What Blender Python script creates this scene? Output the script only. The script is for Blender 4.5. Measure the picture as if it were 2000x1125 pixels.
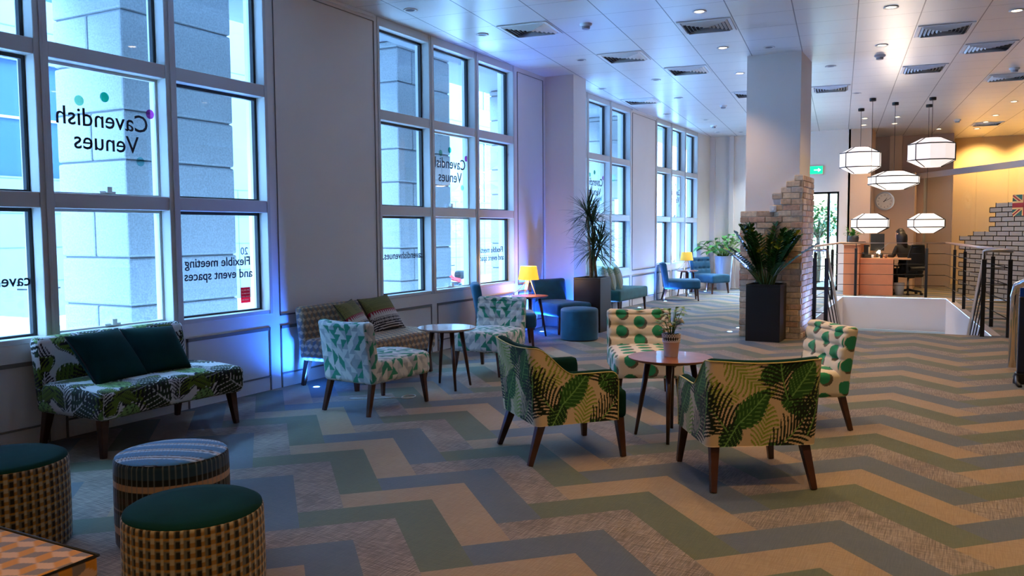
import bpy, bmesh, math, random
import numpy as np
from mathutils import Vector, Matrix, Euler

random.seed(7); RNG = np.random.default_rng(7)
PI = math.pi
for o in list(bpy.data.objects): bpy.data.objects.remove(o)
C = bpy.context.scene.collection
SC = bpy.context.scene

# ------------------------------------------------------------------ camera, world, big lights, exposure
EYE = 1.537
YAW, PITCH, ROLL, FPX = .4955, .0679, -.0069, 1620.6
def make_camera():
    cam = bpy.data.cameras.new('camera'); o = bpy.data.objects.new('camera', cam); C.objects.link(o)
    r0 = Vector((math.cos(YAW), math.sin(YAW), 0)); h = Vector((-math.sin(YAW), math.cos(YAW), 0))
    f = h*math.cos(PITCH) - Vector((0, 0, 1))*math.sin(PITCH)
    u0 = r0.cross(f)
    c, s = math.cos(ROLL), math.sin(ROLL)
    R = r0*c + u0*s; U = u0*c - r0*s
    m = Matrix((R, U, -f)).transposed().to_4x4(); m.translation = Vector((0, 0, EYE))
    o.matrix_world = m
    cam.sensor_width = 36; cam.lens = FPX/2000*36; cam.clip_start = .05; cam.clip_end = 200
    SC.camera = o
make_camera()
SC.view_settings.view_transform = 'Standard'; SC.view_settings.look = 'None'
SC.view_settings.gamma = 1; SC.view_settings.use_curve_mapping = False
SC.view_settings.exposure = 1.8

WORLD_COL = (.26, .56, 1.0); WORLD_STR = 12.0
w = bpy.data.worlds.new('sky'); SC.world = w; w.use_nodes = True
bg = w.node_tree.nodes['Background']; bg.inputs[0].default_value = (*WORLD_COL, 1); bg.inputs[1].default_value = WORLD_STR
WARM = (1.0, .64, .28)
DL_POWER = 34          # one ceiling downlight
UP_POWER = 16          # one blue floor uplight
LANTERN_EMIT = .42

def light(name, kind, loc, power, col, **k):
    l = bpy.data.lights.new(name, kind); l.energy = power; l.color = col
    o = bpy.data.objects.new(name, l); C.objects.link(o); o.location = loc
    for a, v in k.items():
        if a == 'rot': o.rotation_euler = v
        else: setattr(l, a, v)
    return o
# daylight from low in the street, left of the camera (lights the pillars' near faces)
light('street_sun', 'SUN', (-20, -10, 12), 2.2, (.50, .74, 1.0), angle=.5,
      rot=Vector((.25, 1, -.55)).to_track_quat('-Z', 'Y').to_euler())

# ------------------------------------------------------------------ dimensions
WX = -5.93; CEIL = 4.0
BAYS = [(2.66, 6.02), (7.76, 11.07), (12.75, 16.06), (17.68, 20.92)]
PITCH_BAY = None

# ------------------------------------------------------------------ helpers
def srgb(r, g, b):
    f = lambda c: (c/255/12.92 if c/255 <= .04045 else ((c/255+.055)/1.055)**2.4)
    return (f(r), f(g), f(b))
def mat(name, col, rough=.6, metal=0, emit=None, es=1, spec=.5, sheen=0, noise=None, bump=None, coat=0):
    m = bpy.data.materials.new(name); m.use_nodes = True; nt = m.node_tree
    b = nt.nodes['Principled BSDF']; c = srgb(*col)
    b.inputs['Base Color'].default_value = (*c, 1); b.inputs['Roughness'].default_value = rough
    b.inputs['Metallic'].default_value = metal; b.inputs['Specular IOR Level'].default_value = spec
    if sheen: b.inputs['Sheen Weight'].default_value = sheen
    if coat: b.inputs['Coat Weight'].default_value = coat
    if emit:
        b.inputs['Emission Color'].default_value = (*srgb(*emit), 1); b.inputs['Emission Strength'].default_value = es
    if noise or bump:
        tc = nt.nodes.new('ShaderNodeTexCoord'); n = nt.nodes.new('ShaderNodeTexNoise')
        n.inputs['Scale'].default_value = (noise or bump)[0]; n.inputs['Detail'].default_value = 6
        nt.links.new(tc.outputs['Object'], n.inputs['Vector'])
        if noise:
            mx = nt.nodes.new('ShaderNodeMix'); mx.data_type = 'RGBA'; rp = nt.nodes.new('ShaderNodeMapRange')
            rp.inputs['From Min'].default_value = .3; rp.inputs['From Max'].default_value = .7
            nt.links.new(n.outputs[0], rp.inputs['Value']); nt.links.new(rp.outputs[0], mx.inputs['Factor'])
            k = noise[1]
            mx.inputs[6].default_value = (*[x*(1-k) for x in c], 1); mx.inputs[7].default_value = (*[min(1, x*(1+k)) for x in c], 1)
            nt.links.new(mx.outputs[2], b.inputs['Base Color'])
        if bump:
            bp = nt.nodes.new('ShaderNodeBump'); bp.inputs['Strength'].default_value = bump[1]
            bp.inputs['Distance'].default_value = .01
            nt.links.new(n.outputs[0], bp.inputs['Height']); nt.links.new(bp.outputs[0], b.inputs['Normal'])
    return m
def attr_mat(name, rough=.9, sheen=.15, weave=900, wk=.12, spec=.3):
    """colour from the mesh's own woven pattern attribute, with a fine thread noise"""
    m = bpy.data.materials.new(name); m.use_nodes = True; nt = m.node_tree; b = nt.nodes['Principled BSDF']
    a = nt.nodes.new('ShaderNodeAttribute'); a.attribute_name = 'weave'
    tc = nt.nodes.new('ShaderNodeTexCoord'); n = nt.nodes.new('ShaderNodeTexNoise'); n.inputs['Scale'].default_value = weave
    nt.links.new(tc.outputs['Object'], n.inputs['Vector'])
    mr = nt.nodes.new('ShaderNodeMapRange'); mr.inputs['To Min'].default_value = 1-wk; mr.inputs['To Max'].default_value = 1+wk
    nt.links.new(n.outputs[0], mr.inputs['Value'])
    mul = nt.nodes.new('ShaderNodeVectorMath'); mul.operation = 'SCALE'
    nt.links.new(a.outputs['Color'], mul.inputs[0]); nt.links.new(mr.outputs[0], mul.inputs['Scale'])
    nt.links.new(mul.outputs[0], b.inputs['Base Color'])
    b.inputs['Roughness'].default_value = rough; b.inputs['Sheen Weight'].default_value = sheen; b.inputs['Specular IOR Level'].default_value = spec
    return m

M = {}
M['wall'] = mat('painted_wall', (232, 226, 220), .75, noise=(1.5, .02), bump=(300, .05))
M['dado'] = mat('painted_panelling', (214, 210, 206), .55)
M['groove'] = mat('panel_moulding', (120, 115, 108), .5)
M['frame'] = mat('painted_window_frame', (205, 203, 200), .4)
M['sash'] = mat('dark_sash_gasket', (28, 30, 36), .4)
M['dwood'] = mat('dark_stained_wood', (70, 38, 22), .38, noise=(9, .35), coat=.2)
M['black'] = mat('black_powder_coat', (14, 14, 15), .45)
M['blackm'] = mat('matt_black', (10, 10, 11), .7)
M['steel'] = mat('brushed_steel', (190, 186, 184), .28, 1)
M['velvet_green'] = mat('bottle_green_velvet', (8, 48, 44), .9, spec=.12, noise=(5, .2))
M['velvet_teal'] = mat('teal_blue_velvet', (0, 78, 108), .7, sheen=.12, noise=(6, .25))
M['velvet_bench'] = mat('sea_green_velvet', (12, 92, 84), .7, sheen=.12, noise=(6, .2))
M['piping'] = mat('black_piping', (16, 15, 14), .6)
M['welt'] = mat('straw_piping', (190, 180, 110), .7)
M['weave'] = attr_mat('woven_fabric')
M['walnut'] = mat('walnut_veneer', (150, 92, 66), .35, noise=(6, .25), coat=.25)
M['palewood'] = mat('pale_wood_edge', (206, 150, 104), .4)
M['beech'] = mat('orange_beech_laminate', (214, 132, 88), .45, noise=(3, .08))
M['leaf'] = mat('green_leaf', (62, 120, 40), .45, noise=(20, .35))
M['leaf_dark'] = mat('glossy_dark_leaf', (34, 84, 34), .3, noise=(25, .5))
M['leaf_yellow'] = mat('yellowing_leaf', (190, 180, 40), .45)
M['spike'] = mat('spiky_leaf', (46, 74, 46), .5, noise=(20, .4))
M['trunk'] = mat('plant_trunk', (120, 105, 82), .9, noise=(30, .4))
M['soil'] = mat('potting_soil', (22, 18, 14), .95, bump=(80, .8))
M['stone'] = mat('grey_granite', (124, 126, 128), .85, noise=(55, .22), bump=(90, .2))
M['white_plaster'] = mat('white_plaster', (225, 218, 216), .8)
M['beige'] = mat('beige_painted_wall', (206, 176, 152), .8)
M['cream_wall'] = mat('cream_painted_wall', (232, 204, 150), .8)
M['white'] = mat('white_plastic', (228, 228, 226), .4)
M['lit_disc'] = mat('lit_lamp_glass', (255, 240, 220), .5, emit=(255, 226, 180), es=4)
M['up_disc'] = mat('lit_blue_lens', (120, 180, 255), .5, emit=(120, 190, 255), es=6)
M['dark_disc'] = mat('unlit_lamp_recess', (70, 76, 92), .4)

def obj(name, me, m=None, parent=None, smooth=False):
    o = bpy.data.objects.new(name, me); C.objects.link(o)
    if m is not None and not me.materials: me.materials.append(m)
    if parent is not None: o.parent = parent
    if smooth:
        me.polygons.foreach_set('use_smooth', [True]*len(me.polygons)); me.update()
    return o
def thing(name, label, cat, loc=(0, 0, 0), rz=0, group=None):
    o = bpy.data.objects.new(name, None); C.objects.link(o); o.location = loc; o.rotation_euler = (0, 0, rz)
    o.empty_display_size = .1
    return tag(o, label, cat, group)
def tag(o, label, cat, group=None):
    o['label'] = label; o['category'] = cat
    if group: o['group'] = group
    return o
def struct(o): o['kind'] = 'structure'; return o
def copy_tree(o, parent=None):
    c = o.copy(); C.objects.link(c)
    if parent is not None: c.parent = parent
    for ch in list(o.children): copy_tree(ch, c)
    return c
class MB:
    """collects shapes and links them as one mesh object"""
    def __init__(s): s.v = []; s.f = []; s.mi = []; s.sm = []
    def add(s, vs, fs, mi=0, smooth=False):
        n = len(s.v); s.v += [tuple(v) for v in vs]; s.f += [tuple(n+i for i in f) for f in fs]
        s.mi += [mi]*len(fs); s.sm += [smooth]*len(fs)
    def box(s, x0, x1, y0, y1, z0, z1, mi=0):
        vs = [(x, y, z) for z in (z0, z1) for y in (y0, y1) for x in (x0, x1)]
        s.add(vs, [(0, 2, 3, 1), (4, 5, 7, 6), (0, 1, 5, 4), (2, 6, 7, 3), (0, 4, 6, 2), (1, 3, 7, 5)], mi)
    def prism(s, poly, z0, z1, mi=0):
        n = len(poly); vs = [(x, y, z0) for x, y in poly]+[(x, y, z1) for x, y in poly]
        s.add(vs, [tuple(range(n))[::-1], tuple(range(n, 2*n))]+[(i, (i+1) % n, n+(i+1) % n, n+i) for i in range(n)], mi)
    def taper(s, a, b, sa, sb, mi=0, n=4, rot=PI/4, smooth=False):
        """tapered bar from a to b, sa/sb half widths (n sided)"""
        a = Vector(a); b = Vector(b); d = (b-a).normalized()
        up = Vector((0, 0, 1)) if abs(d.z) < .9 else Vector((0, 1, 0))
        x = d.cross(up).normalized(); y = d.cross(x)
        k = 1/math.cos(PI/n) if n == 4 else 1
        vs = []
        for p, r in ((a, sa), (b, sb)):
            for i in range(n):
                t = rot+2*PI*i/n; vs.append(p+(x*math.cos(t)+y*math.sin(t))*r*k)
        s.add(vs, [tuple(range(n)), tuple(range(n, 2*n))[::-1]]+[(i, n+i, n+(i+1) % n, (i+1) % n) for i in range(n)], mi, smooth)
    def tube(s, pts, r, n=8, mi=0, rend=None):
        pts = [Vector(p) for p in pts]; N = len(pts); vs = []; px = None
        for i, p in enumerate(pts):
            d = (pts[min(i+1, N-1)]-pts[max(i-1, 0)]).normalized()
            if px is None:
                up = Vector((0, 0, 1)) if abs(d.z) < .9 else Vector((0, 1, 0)); px = d.cross(up).normalized()
            else: px = (px-d*px.dot(d)).normalized()
            y = d.cross(px); rr = r if rend is None else r+(rend-r)*i/(N-1)
            for k in range(n):
                t = 2*PI*k/n; vs.append(p+(px*math.cos(t)+y*math.sin(t))*rr)
        fs = [(i*n+k, i*n+(k+1) % n, (i+1)*n+(k+1) % n, (i+1)*n+k) for i in range(N-1) for k in range(n)]
        s.add(vs, fs+[tuple(range(n))[::-1], tuple(range((N-1)*n, N*n))], mi, True)
    def lathe(s, prof, c=(0, 0, 0), n=32, mi=0, smooth=True):
        vs = []
        for r, z in prof:
            for k in range(n):
                t = 2*PI*k/n; vs.append((c[0]+r*math.cos(t), c[1]+r*math.sin(t), c[2]+z))
        N = len(prof)
        s.add(vs, [(i*n+k, i*n+(k+1) % n, (i+1)*n+(k+1) % n, (i+1)*n+k) for i in range(N-1) for k in range(n)], mi, smooth)
        s.add(vs[:n], [tuple(range(n))[::-1]], mi); s.add(vs[-n:], [tuple(range(n))], mi)
    def mesh(s, name):
        me = bpy.data.meshes.new(name); me.from_pydata(s.v, [], s.f)
        me.polygons.foreach_set('material_index', s.mi); me.polygons.foreach_set('use_smooth', s.sm); me.update()
        return me
    def build(s, name, mats, parent=None):
        me = s.mesh(name)
        for m in (mats if isinstance(mats, (list, tuple)) else [mats]): me.materials.append(m)
        return obj(name, me, None, parent)
def bevel(o, wd=.005, seg=2):
    b = o.modifiers.new('soft_edges', 'BEVEL'); b.width = wd; b.segments = seg; b.limit_method = 'ANGLE'; b.angle_limit = .6
    return o

# ---- woven/painted surfaces -------------------------------------------------------------------
def np_mesh(name, P, F):
    me = bpy.data.meshes.new(name); n = len(F); k = F.shape[1]
    me.vertices.add(len(P)); me.vertices.foreach_set('co', P.astype(np.float32).ravel())
    me.loops.add(n*k); me.loops.foreach_set('vertex_index', F.astype(np.int32).ravel())
    me.polygons.add(n); me.polygons.foreach_set('loop_start', np.arange(0, n*k, k, dtype=np.int32))
    me.update(calc_edges=True); me.validate(clean_customdata=False)
    me.polygons.foreach_set('use_smooth', np.ones(n, dtype=bool))
    return me
def paint(me, rgb):
    a = me.color_attributes.new('weave', 'FLOAT_COLOR', 'CORNER')
    c = np.ones((len(rgb), 4), np.float32); c[:, :3] = rgb; a.data.foreach_set('color', c.ravel())
def lattice_box(h, res):
    h = np.array(h, float); Ps = []; Fs = []; U = []; S = []; n0 = 0
    for ax in range(3):
        for sg in (-1, 1):
            a, b = [i for i in range(3) if i != ax]
            na, nb = max(2, int(2*h[a]/res)), max(2, int(2*h[b]/res))
            ua = np.linspace(-h[a], h[a], na+1); ub = np.linspace(-h[b], h[b], nb+1)
            A, B = np.meshgrid(ua, ub, indexing='ij')
            P = np.zeros((na+1, nb+1, 3)); P[..., a] = A; P[..., b] = B; P[..., ax] = sg*h[ax]
            idx = np.arange((na+1)*(nb+1)).reshape(na+1, nb+1)+n0
            q = np.stack([idx[:-1, :-1], idx[1:, :-1], idx[1:, 1:], idx[:-1, 1:]], -1).reshape(-1, 4)
            flip = (sg < 0) ^ (ax == 1)
            if flip: q = q[:, ::-1]
            Ps.append(P.reshape(-1, 3)); Fs.append(q); S.append(np.full(len(q), ax*2+(sg > 0))); n0 += P.shape[0]*P.shape[1]
    P = np.concatenate(Ps); F = np.concatenate(Fs); S = np.concatenate(S)
    key = np.round(P*1e5).astype(np.int64); _, first, inv = np.unique(key, axis=0, return_index=True, return_inverse=True)
    inv = inv.reshape(-1)
    return P[first], inv[F], S
def upholstered(name, size, r, center, parent, pattern=None, material=None, res=.006, deform=None, smooth=True):
    """rounded cushion-like block, optionally woven with a pattern function(u, v) -> rgb (metres on each side)"""
    h = np.array(size)/2
    P, F, S = lattice_box(h, res)
    Q = P.copy()
    inner = np.clip(P, -(h-r), h-r); d = P-inner; L = np.linalg.norm(d, axis=1, keepdims=True); L[L == 0] = 1
    Q = inner+d/L*r
    Q = Q+np.array(center)
    if deform is not None: Q = deform(Q, P)
    me = np_mesh(name, Q, F)
    if pattern is not None:
        B = P+np.array(center); c = B[F]; s = S[:, None].repeat(4, 1)
        u = np.where(s < 2, c[..., 1], c[..., 0]); v = np.where(s < 4, c[..., 2], c[..., 1])
        mid = c.mean(1, keepdims=True); c2 = c-(c-mid)*0
        paint(me, pattern(u.ravel(), v.ravel(), s.ravel()))
        material = M['weave']
    return obj(name, me, material, parent)

def L3(*a): return np.array(srgb(*a))
def hsh(i, j, k=0):
    v = np.sin(i*127.1+j*311.7+k*74.7)*43758.5453
    return v-np.floor(v)
def pat_geo(u, v, s=None):
    """white, grey and mint triangles"""
    a, b = .066, .080
    W, G1, G2, G3 = L3(224, 228, 224), L3(172, 184, 188), L3(54, 150, 122), L3(198, 206, 206)
    x = u/a; y = v/b+.5*np.floor(x); i = np.floor(x); j = np.floor(y); fx = x-i; fy = y-j
    out = np.empty((len(u), 3)); out[:] = W
    k = np.floor(hsh(np.mod(i, 7), np.mod(j, 9))*9); d1 = fx+fy < 1; d2 = fx > fy
    pal = ((G2, W, 1), (W, G1, 1), (G1, G2, 0), (W, G3, 0), (G2, G1, 0), (G3, W, 1), (W, G2, 0), (G1, W, 0), (G3, G2, 1))
    for n_, (ca, cb, o_) in enumerate(pal):
        m = k == n_; t_ = d1 if o_ else d2; out[m & t_] = ca; out[m & ~t_] = cb
    return out
def pat_hex(u, v, s=None, sc=.075, cols=None):
    A, B, D = cols or (L3(206, 176, 138), L3(150, 122, 92), L3(120, 118, 112))
    x = u/sc; y = v/sc/1.1547*2/1.732*1.0
    h = 1.5
    j = np.floor(y/.8660254); jj = j
    # nearest hexagon centre by testing candidates
    best = np.full(len(u), 9.); bx = np.zeros(len(u)); by = np.zeros(len(u))
    r0 = np.round(y/.8660254)
    for dj in (-1, 0, 1):
        r = r0+dj; off = .5*np.mod(r, 2); q = np.round(x-off)+off; dx = x-q; dy = y-r*.8660254
        d = dx*dx+dy*dy; m = d < best; best = np.where(m, d, best); bx = np.where(m, dx, bx); by = np.where(m, dy, by)
    t = np.degrees(np.arctan2(by, bx))
    out = np.empty((len(u), 3)); out[:] = A
    out[(t < -90+0) | (t > 150)] = B; out[(t >= -90) & (t < 30)] = D
    return out
def pat_hex_orange(u, v, s=None):
    return pat_hex(u, v, s, .1, (L3(214, 168, 128), L3(206, 136, 40), L3(132, 116, 104)))
def pat_dots(u, v, s=None):
    Cm, G, Bn = L3(226, 212, 190), L3(40, 142, 100), L3(96, 88, 72)
    out = np.empty((len(u), 3)); out[:] = Cm
    a, b = .34, .17
    for ox, oy in ((0, 0), (.5, .5)):
        x = u/a-ox; i = np.round(x); y = v/b-oy; j = np.round(y)
        du = (x-i)*a; dv = (y-j)*b
        out[((du+.018)**2/.056**2+(dv+.014)**2/.056**2) < 1] = Bn
        out[(du**2/.052**2+dv**2/.052**2) < 1] = G
    return out
def pat_weaveblocks(u, v, s=None):
    a, b = .037, .040
    Gy, Bk, Ye, Cr = L3(98, 96, 86), L3(22, 20, 18), L3(150, 106, 42), L3(170, 156, 128)
    x = u/a; y = v/b; i = np.floor(x); fx = x-i; j = np.floor(y); fy = y-j
    out = np.empty((len(u), 3)); out[:] = Gy
    k = np.mod(i, 2)
    out[(fx > .62)] = Cr
    out[(fx > .62) & (fy < .38)] = L3(150, 110, 60)
    out[(fx <= .62) & (fy > .72)] = Ye
    out[(fx > .25) & (fx < .62) & (fy < .62)] = Bk
    out[(fx <= .25) & (fy < .4) & (k == 1)] = L3(84, 82, 76)
    return out
def pat_bands(u, v, s=None):
    """pattern of the striped drum: v = height for the side"""
    out = np.empty((len(v), 3)); out[:] = L3(16, 20, 26)
    z = v
    for a, b, c in ((.37, .43, (26, 58, 82)), (.305, .335, (176, 140, 112)), (.24, .27, (44, 26, 34)), (.20, .21, (120, 100, 90)),
                    (.12, .18, (24, 62, 84)), (.08, .115, (176, 140, 112)), (0, .05, (18, 44, 60))):
        out[(z > a) & (z < b)] = L3(*c)
    t = np.mod(u, .014); m = t < .0028
    out[m] = out[m]*.35+L3(150, 160, 165)*.35
    return out
def pat_bands_top(u, v, s=None):
    out = np.empty((len(v), 3)); t = np.mod(v, .115)/.115
    out[:] = L3(66, 118, 160)
    out[(t > .30) & (t < .46)] = L3(176, 190, 206); out[(t > .46) & (t < .52)] = L3(60, 56, 70)
    out[(t > .52) & (t < .62)] = L3(190, 170, 160); out[(t > .62) & (t < .7)] = L3(150, 176, 200)
    out[(t > .7) & (t < .76)] = L3(50, 40, 60)
    m = np.mod(u+v*.25, .018) < .0035; out[m] = out[m]*.5+L3(120, 130, 140)*.3
    return out

def leaf_field(u, v, leaves, out):
    """draw leaves given as (kind, x, y, angle, length, width, bend, colours) in a repeating tile"""
    TU, TV = .66, .60
    for kind, x0, y0, ang, Ln, Wd, bend, cols in leaves:
        for su in (-1, 0, 1):
            for sv in (-1, 0, 1):
                du = np.mod(u, TU)-x0-su*TU; dv = np.mod(v, TV)-y0-sv*TV
                c, s_ = math.cos(ang), math.sin(ang)
                x = du*c+dv*s_; y = -du*s_+dv*c
                y = y-bend*x*x/Ln
                t = x/Ln; ok = (t > 0) & (t < 1); tt = np.clip(t, 0, 1)
                if kind == 'frond':
                    w = Wd*np.sqrt(np.clip(np.sin(PI*np.clip(tt*.94+.03, 0, 1)), 0, 1))
                    ay = np.abs(y); r = ay/Wd
                    q = (x-1.05*ay+.38*ay*ay/Wd)/Ln*cols[2]; fr = q-np.floor(q)
                    m = ok & (ay < w*(.86+.14*np.cos(q*2.1))) & (fr < .68-.34*np.clip(r, 0, 1)) & (x > .15*ay)
                    out[m] = cols[0]
                    out[ok & (ay < .0035)] = cols[1]
                elif kind == 'broad':
                    w = Wd*np.sin(PI*tt**.8)**.75
                    ay = np.abs(y); q = (x-.8*ay)/Ln*cols[2]; fr = q-np.floor(q)
                    w2 = w*(1-.16*(fr < .25)*(ay > .5*w))
                    m = ok & (ay < w2); out[m] = cols[0]
                    m2 = m & (fr > .40) & (fr < .53); out[m2] = cols[1]
                    m3 = m & (fr > .70) & (fr < .86); out[m3] = np.array(cols[0])*.62
                    out[ok & (ay < .004)] = cols[1]
                elif kind == 'fern':
                    w = Wd*np.sin(PI*np.clip(tt*.95, 0, 1))**.6
                    ay = np.abs(y); q = (x-1.2*ay+.5*ay*ay/Wd)/Ln*cols[2]; fr = q-np.floor(q)
                    m = ok & (ay < w) & (fr < .72-.4*ay/Wd); out[m] = cols[0]
                    m = ok & (ay < w*.8) & (fr < .22); out[m] = cols[1]
    return out
PALM = None
def pat_palm(u, v, s=None):
    Bg = L3(224, 196, 156); Dk = L3(18, 34, 24); Gr = L3(46, 96, 40); Lg = L3(120, 168, 84); Ol = L3(142, 156, 62); Pl = L3(186, 190, 110)
    Dg = L3(26, 62, 34)
    out = np.empty((len(u), 3)); out[:] = Bg
    F = 'frond'
    lv = [('fern', .10, .60, -.9, .36, .11, .2, (Ol, Pl, 13)), ('fern', .44, .30, .5, .38, .11, -.3, (Ol, Pl, 13)), ('fern', .02, .30, 1.9, .3, .10, .2, (Ol, Pl, 12)),
          ('fern', .30, .02, 1.2, .30, .09, .2, (Ol, Pl, 11)), ('broad', .30, .48, .2, .22, .07, .2, (Gr, Lg, 9)),
          ('broad', .16, .18, .75, .30, .085, .1, (Gr, Lg, 10)), ('broad', .62, .50, 2.6, .30, .075, -.1, (Dg, Gr, 9)),
          ('broad', .46, .40, 5.1, .20, .065, .2, (Gr, Lg, 8)), ('broad', .18, .20, 4.2, .20, .07, .0, (Dg, Lg, 7)),
          (F, .12, .15, 2.15, .40, .17, .15, (Dk, Lg, 14)), (F, .38, .02, .55, .36, .14, .35, (Dk, Lg, 13)),
          (F, .47, .34, 1.95, .34, .15, -.2, (Dk, Lg, 13)), (F, .60, .12, 1.2, .28, .12, .2, (Dk, Lg, 11)), ('broad', .49, .36, .95, .24, .08, .1, (Gr, Lg, 9))]
    return leaf_field(u, v, lv, out)
def pat_tropic(u, v, s=None):
    Wh = L3(214, 210, 208); Bk = L3(18, 20, 16); Gn = L3(92, 112, 26); Lg = L3(122, 160, 88); Dk = L3(34, 52, 24); Gy = L3(150, 152, 160)
    out = np.empty((len(u), 3)); out[:] = Wh
    n = np.sin(u*19+3*np.sin(v*13))+np.sin(v*23+2*np.sin(u*11))
    out[n > 1.0] = Gn; out[(n > .55) & (n <= .9)] = Dk
    lv = [('broad', .05, .30, .5, .34, .15, .3, (Dk, Wh, 9)), ('frond', .30, .10, 1.1, .36, .15, .2, (Bk, Wh, 8)),
          ('broad', .52, .42, 2.7, .30, .13, .1, (Gn, Bk, 7)), ('frond', .55, .05, .2, .28, .12, -.3, (Bk, Gn, 9)),
          ('frond', .10, .55, 5.6, .30, .14, .3, (Bk, Gy, 8)), ('broad', .36, .34, 5.2, .24, .10, .2, (Lg, Dk, 8)),
          ('frond', .64, .30, 1.7, .26, .10, .0, (Bk, Wh, 10))]
    out = leaf_field(u, v, lv, out)
    return out
def pat_zigzag(u, v, s=None):
    Ol, Dk, Rd, Wh, Bk = L3(128, 122, 62), L3(62, 58, 30), L3(150, 34, 40), L3(206, 196, 184), L3(24, 22, 20)
    out = np.empty((len(u), 3)); out[:] = Ol
    out[(np.mod(u, .012) < .005) & (np.mod(v, .014) < .007)] = Dk
    z = np.abs(np.mod(u, .03)/.03-.5)*2
    m = v < .02; out[m] = Rd
    out[m & (v > -.05+.05*z)] = Rd; out[m & (v < -.035+.05*z)] = Wh
    out[(v < -.06)] = Bk
    z2 = np.abs(np.mod(u, .022)/.022-.5)*2
    out[(v < -.06) & (v > -.13) & (np.mod(v*1+.02*z2, .035) < .014)] = Wh
    out[(v < -.13) & (np.mod(v, .024) < .010)] = Wh
    return out
def pat_leafcushion(u, v, s=None):
    out = np.empty((len(u), 3)); out[:] = L3(196, 206, 188)
    Dk, T = L3(28, 104, 92), L3(110, 160, 132)
    lv = [('frond', .1, .1, .8, .34, .13, .2, (T, Dk, 10)), ('broad', .4, .1, 1.6, .3, .08, .2, (Dk, T, 8)), ('broad', .6, .4, 3.4, .26, .07, .1, (Dk, T, 8))]
    return leaf_field(u, v, lv, out)

# ------------------------------------------------------------------ special materials
def glass_mat(name, tint=(1, 1, 1), refl=1.0, haze=0.0, hazecol=(.8, .8, .8)):
    m = bpy.data.materials.new(name); m.use_nodes = True; nt = m.node_tree; nt.nodes.clear()
    out = nt.nodes.new('ShaderNodeOutputMaterial'); tr = nt.nodes.new('ShaderNodeBsdfTransparent'); tr.inputs[0].default_value = (*tint, 1)
    gl = nt.nodes.new('ShaderNodeBsdfGlossy'); gl.inputs['Roughness'].default_value = .02
    lw = nt.nodes.new('ShaderNodeLayerWeight'); lw.inputs[0].default_value = .5
    pw = nt.nodes.new('ShaderNodeMath'); pw.operation = 'POWER'; pw.inputs[1].default_value = 5; nt.links.new(lw.outputs['Facing'], pw.inputs[0])
    mu = nt.nodes.new('ShaderNodeMath'); mu.operation = 'MULTIPLY_ADD'; mu.inputs[1].default_value = .5*refl; mu.inputs[2].default_value = .04*refl; nt.links.new(pw.outputs[0], mu.inputs[0])
    mx = nt.nodes.new('ShaderNodeMixShader'); nt.links.new(mu.outputs[0], mx.inputs[0])
    nt.links.new(tr.outputs[0], mx.inputs[1]); nt.links.new(gl.outputs[0], mx.inputs[2]); last = mx
    if haze:
        df = nt.nodes.new('ShaderNodeBsdfDiffuse'); df.inputs[0].default_value = (*hazecol, 1)
        m2 = nt.nodes.new('ShaderNodeMixShader'); m2.inputs[0].default_value = haze
        nt.links.new(last.outputs[0], m2.inputs[1]); nt.links.new(df.outputs[0], m2.inputs[2]); last = m2
    nt.links.new(last.outputs[0], out.inputs[0]); return m
M['glass'] = glass_mat('window_glass', (.93, .97, 1), 1.2)
M['part_glass'] = glass_mat('partition_glass', (.93, .93, .9), 1.6, .10, (.7, .68, .62))
M['film'] = glass_mat('frosted_film', (.8, .8, .8), 1, .55, (.55, .56, .55))

def carpet_mat(name, col, fleck, fk):
    m = bpy.data.materials.new(name); m.use_nodes = True; nt = m.node_tree; b = nt.nodes['Principled BSDF']
    tc = nt.nodes.new('ShaderNodeTexCoord'); c = srgb(*col); f = srgb(*fleck); L = nt.links
    outs = []
    for rot, sc in (((0, 0, PI/4), (8, 170, 1)), ((0, 0, PI/4), (170, 8, 1))):
        mp = nt.nodes.new('ShaderNodeMapping'); mp.inputs['Rotation'].default_value = rot; mp.inputs['Scale'].default_value = sc
        mp.vector_type = 'POINT'; L.new(tc.outputs['Object'], mp.inputs[0])
        n = nt.nodes.new('ShaderNodeTexNoise'); n.inputs['Scale'].default_value = 1; n.inputs['Detail'].default_value = 3
        L.new(mp.outputs[0], n.inputs[0]); outs.append(n)
    mu = nt.nodes.new('ShaderNodeMath'); mu.operation = 'MULTIPLY'; L.new(outs[0].outputs[0], mu.inputs[0]); L.new(outs[1].outputs[0], mu.inputs[1])
    big = nt.nodes.new('ShaderNodeTexNoise'); big.inputs['Scale'].default_value = 3.0; big.inputs['Detail'].default_value = 2; L.new(tc.outputs['Object'], big.inputs[0])
    ad = nt.nodes.new('ShaderNodeMath'); ad.operation = 'MULTIPLY_ADD'; ad.inputs[1].default_value = .18; L.new(big.outputs[0], ad.inputs[0]); L.new(mu.outputs[0], ad.inputs[2])
    mr = nt.nodes.new('ShaderNodeMapRange'); mr.inputs['From Min'].default_value = .26; mr.inputs['From Max'].default_value = .46; mr.inputs['To Max'].default_value = fk
    L.new(ad.outputs[0], mr.inputs[0])
    mx = nt.nodes.new('ShaderNodeMix'); mx.data_type = 'RGBA'; mx.inputs[6].default_value = (*c, 1); mx.inputs[7].default_value = (*f, 1)
    L.new(mr.outputs[0], mx.inputs[0]); L.new(mx.outputs[2], b.inputs['Base Color'])
    bp = nt.nodes.new('ShaderNodeBump'); bp.inputs['Strength'].default_value = .35; bp.inputs['Distance'].default_value = .004
    L.new(mu.outputs[0], bp.inputs['Height']); L.new(bp.outputs[0], b.inputs['Normal'])
    b.inputs['Roughness'].default_value = .72; b.inputs['Specular IOR Level'].default_value = .35; b.inputs['Sheen Weight'].default_value = .12
    return m
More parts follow.
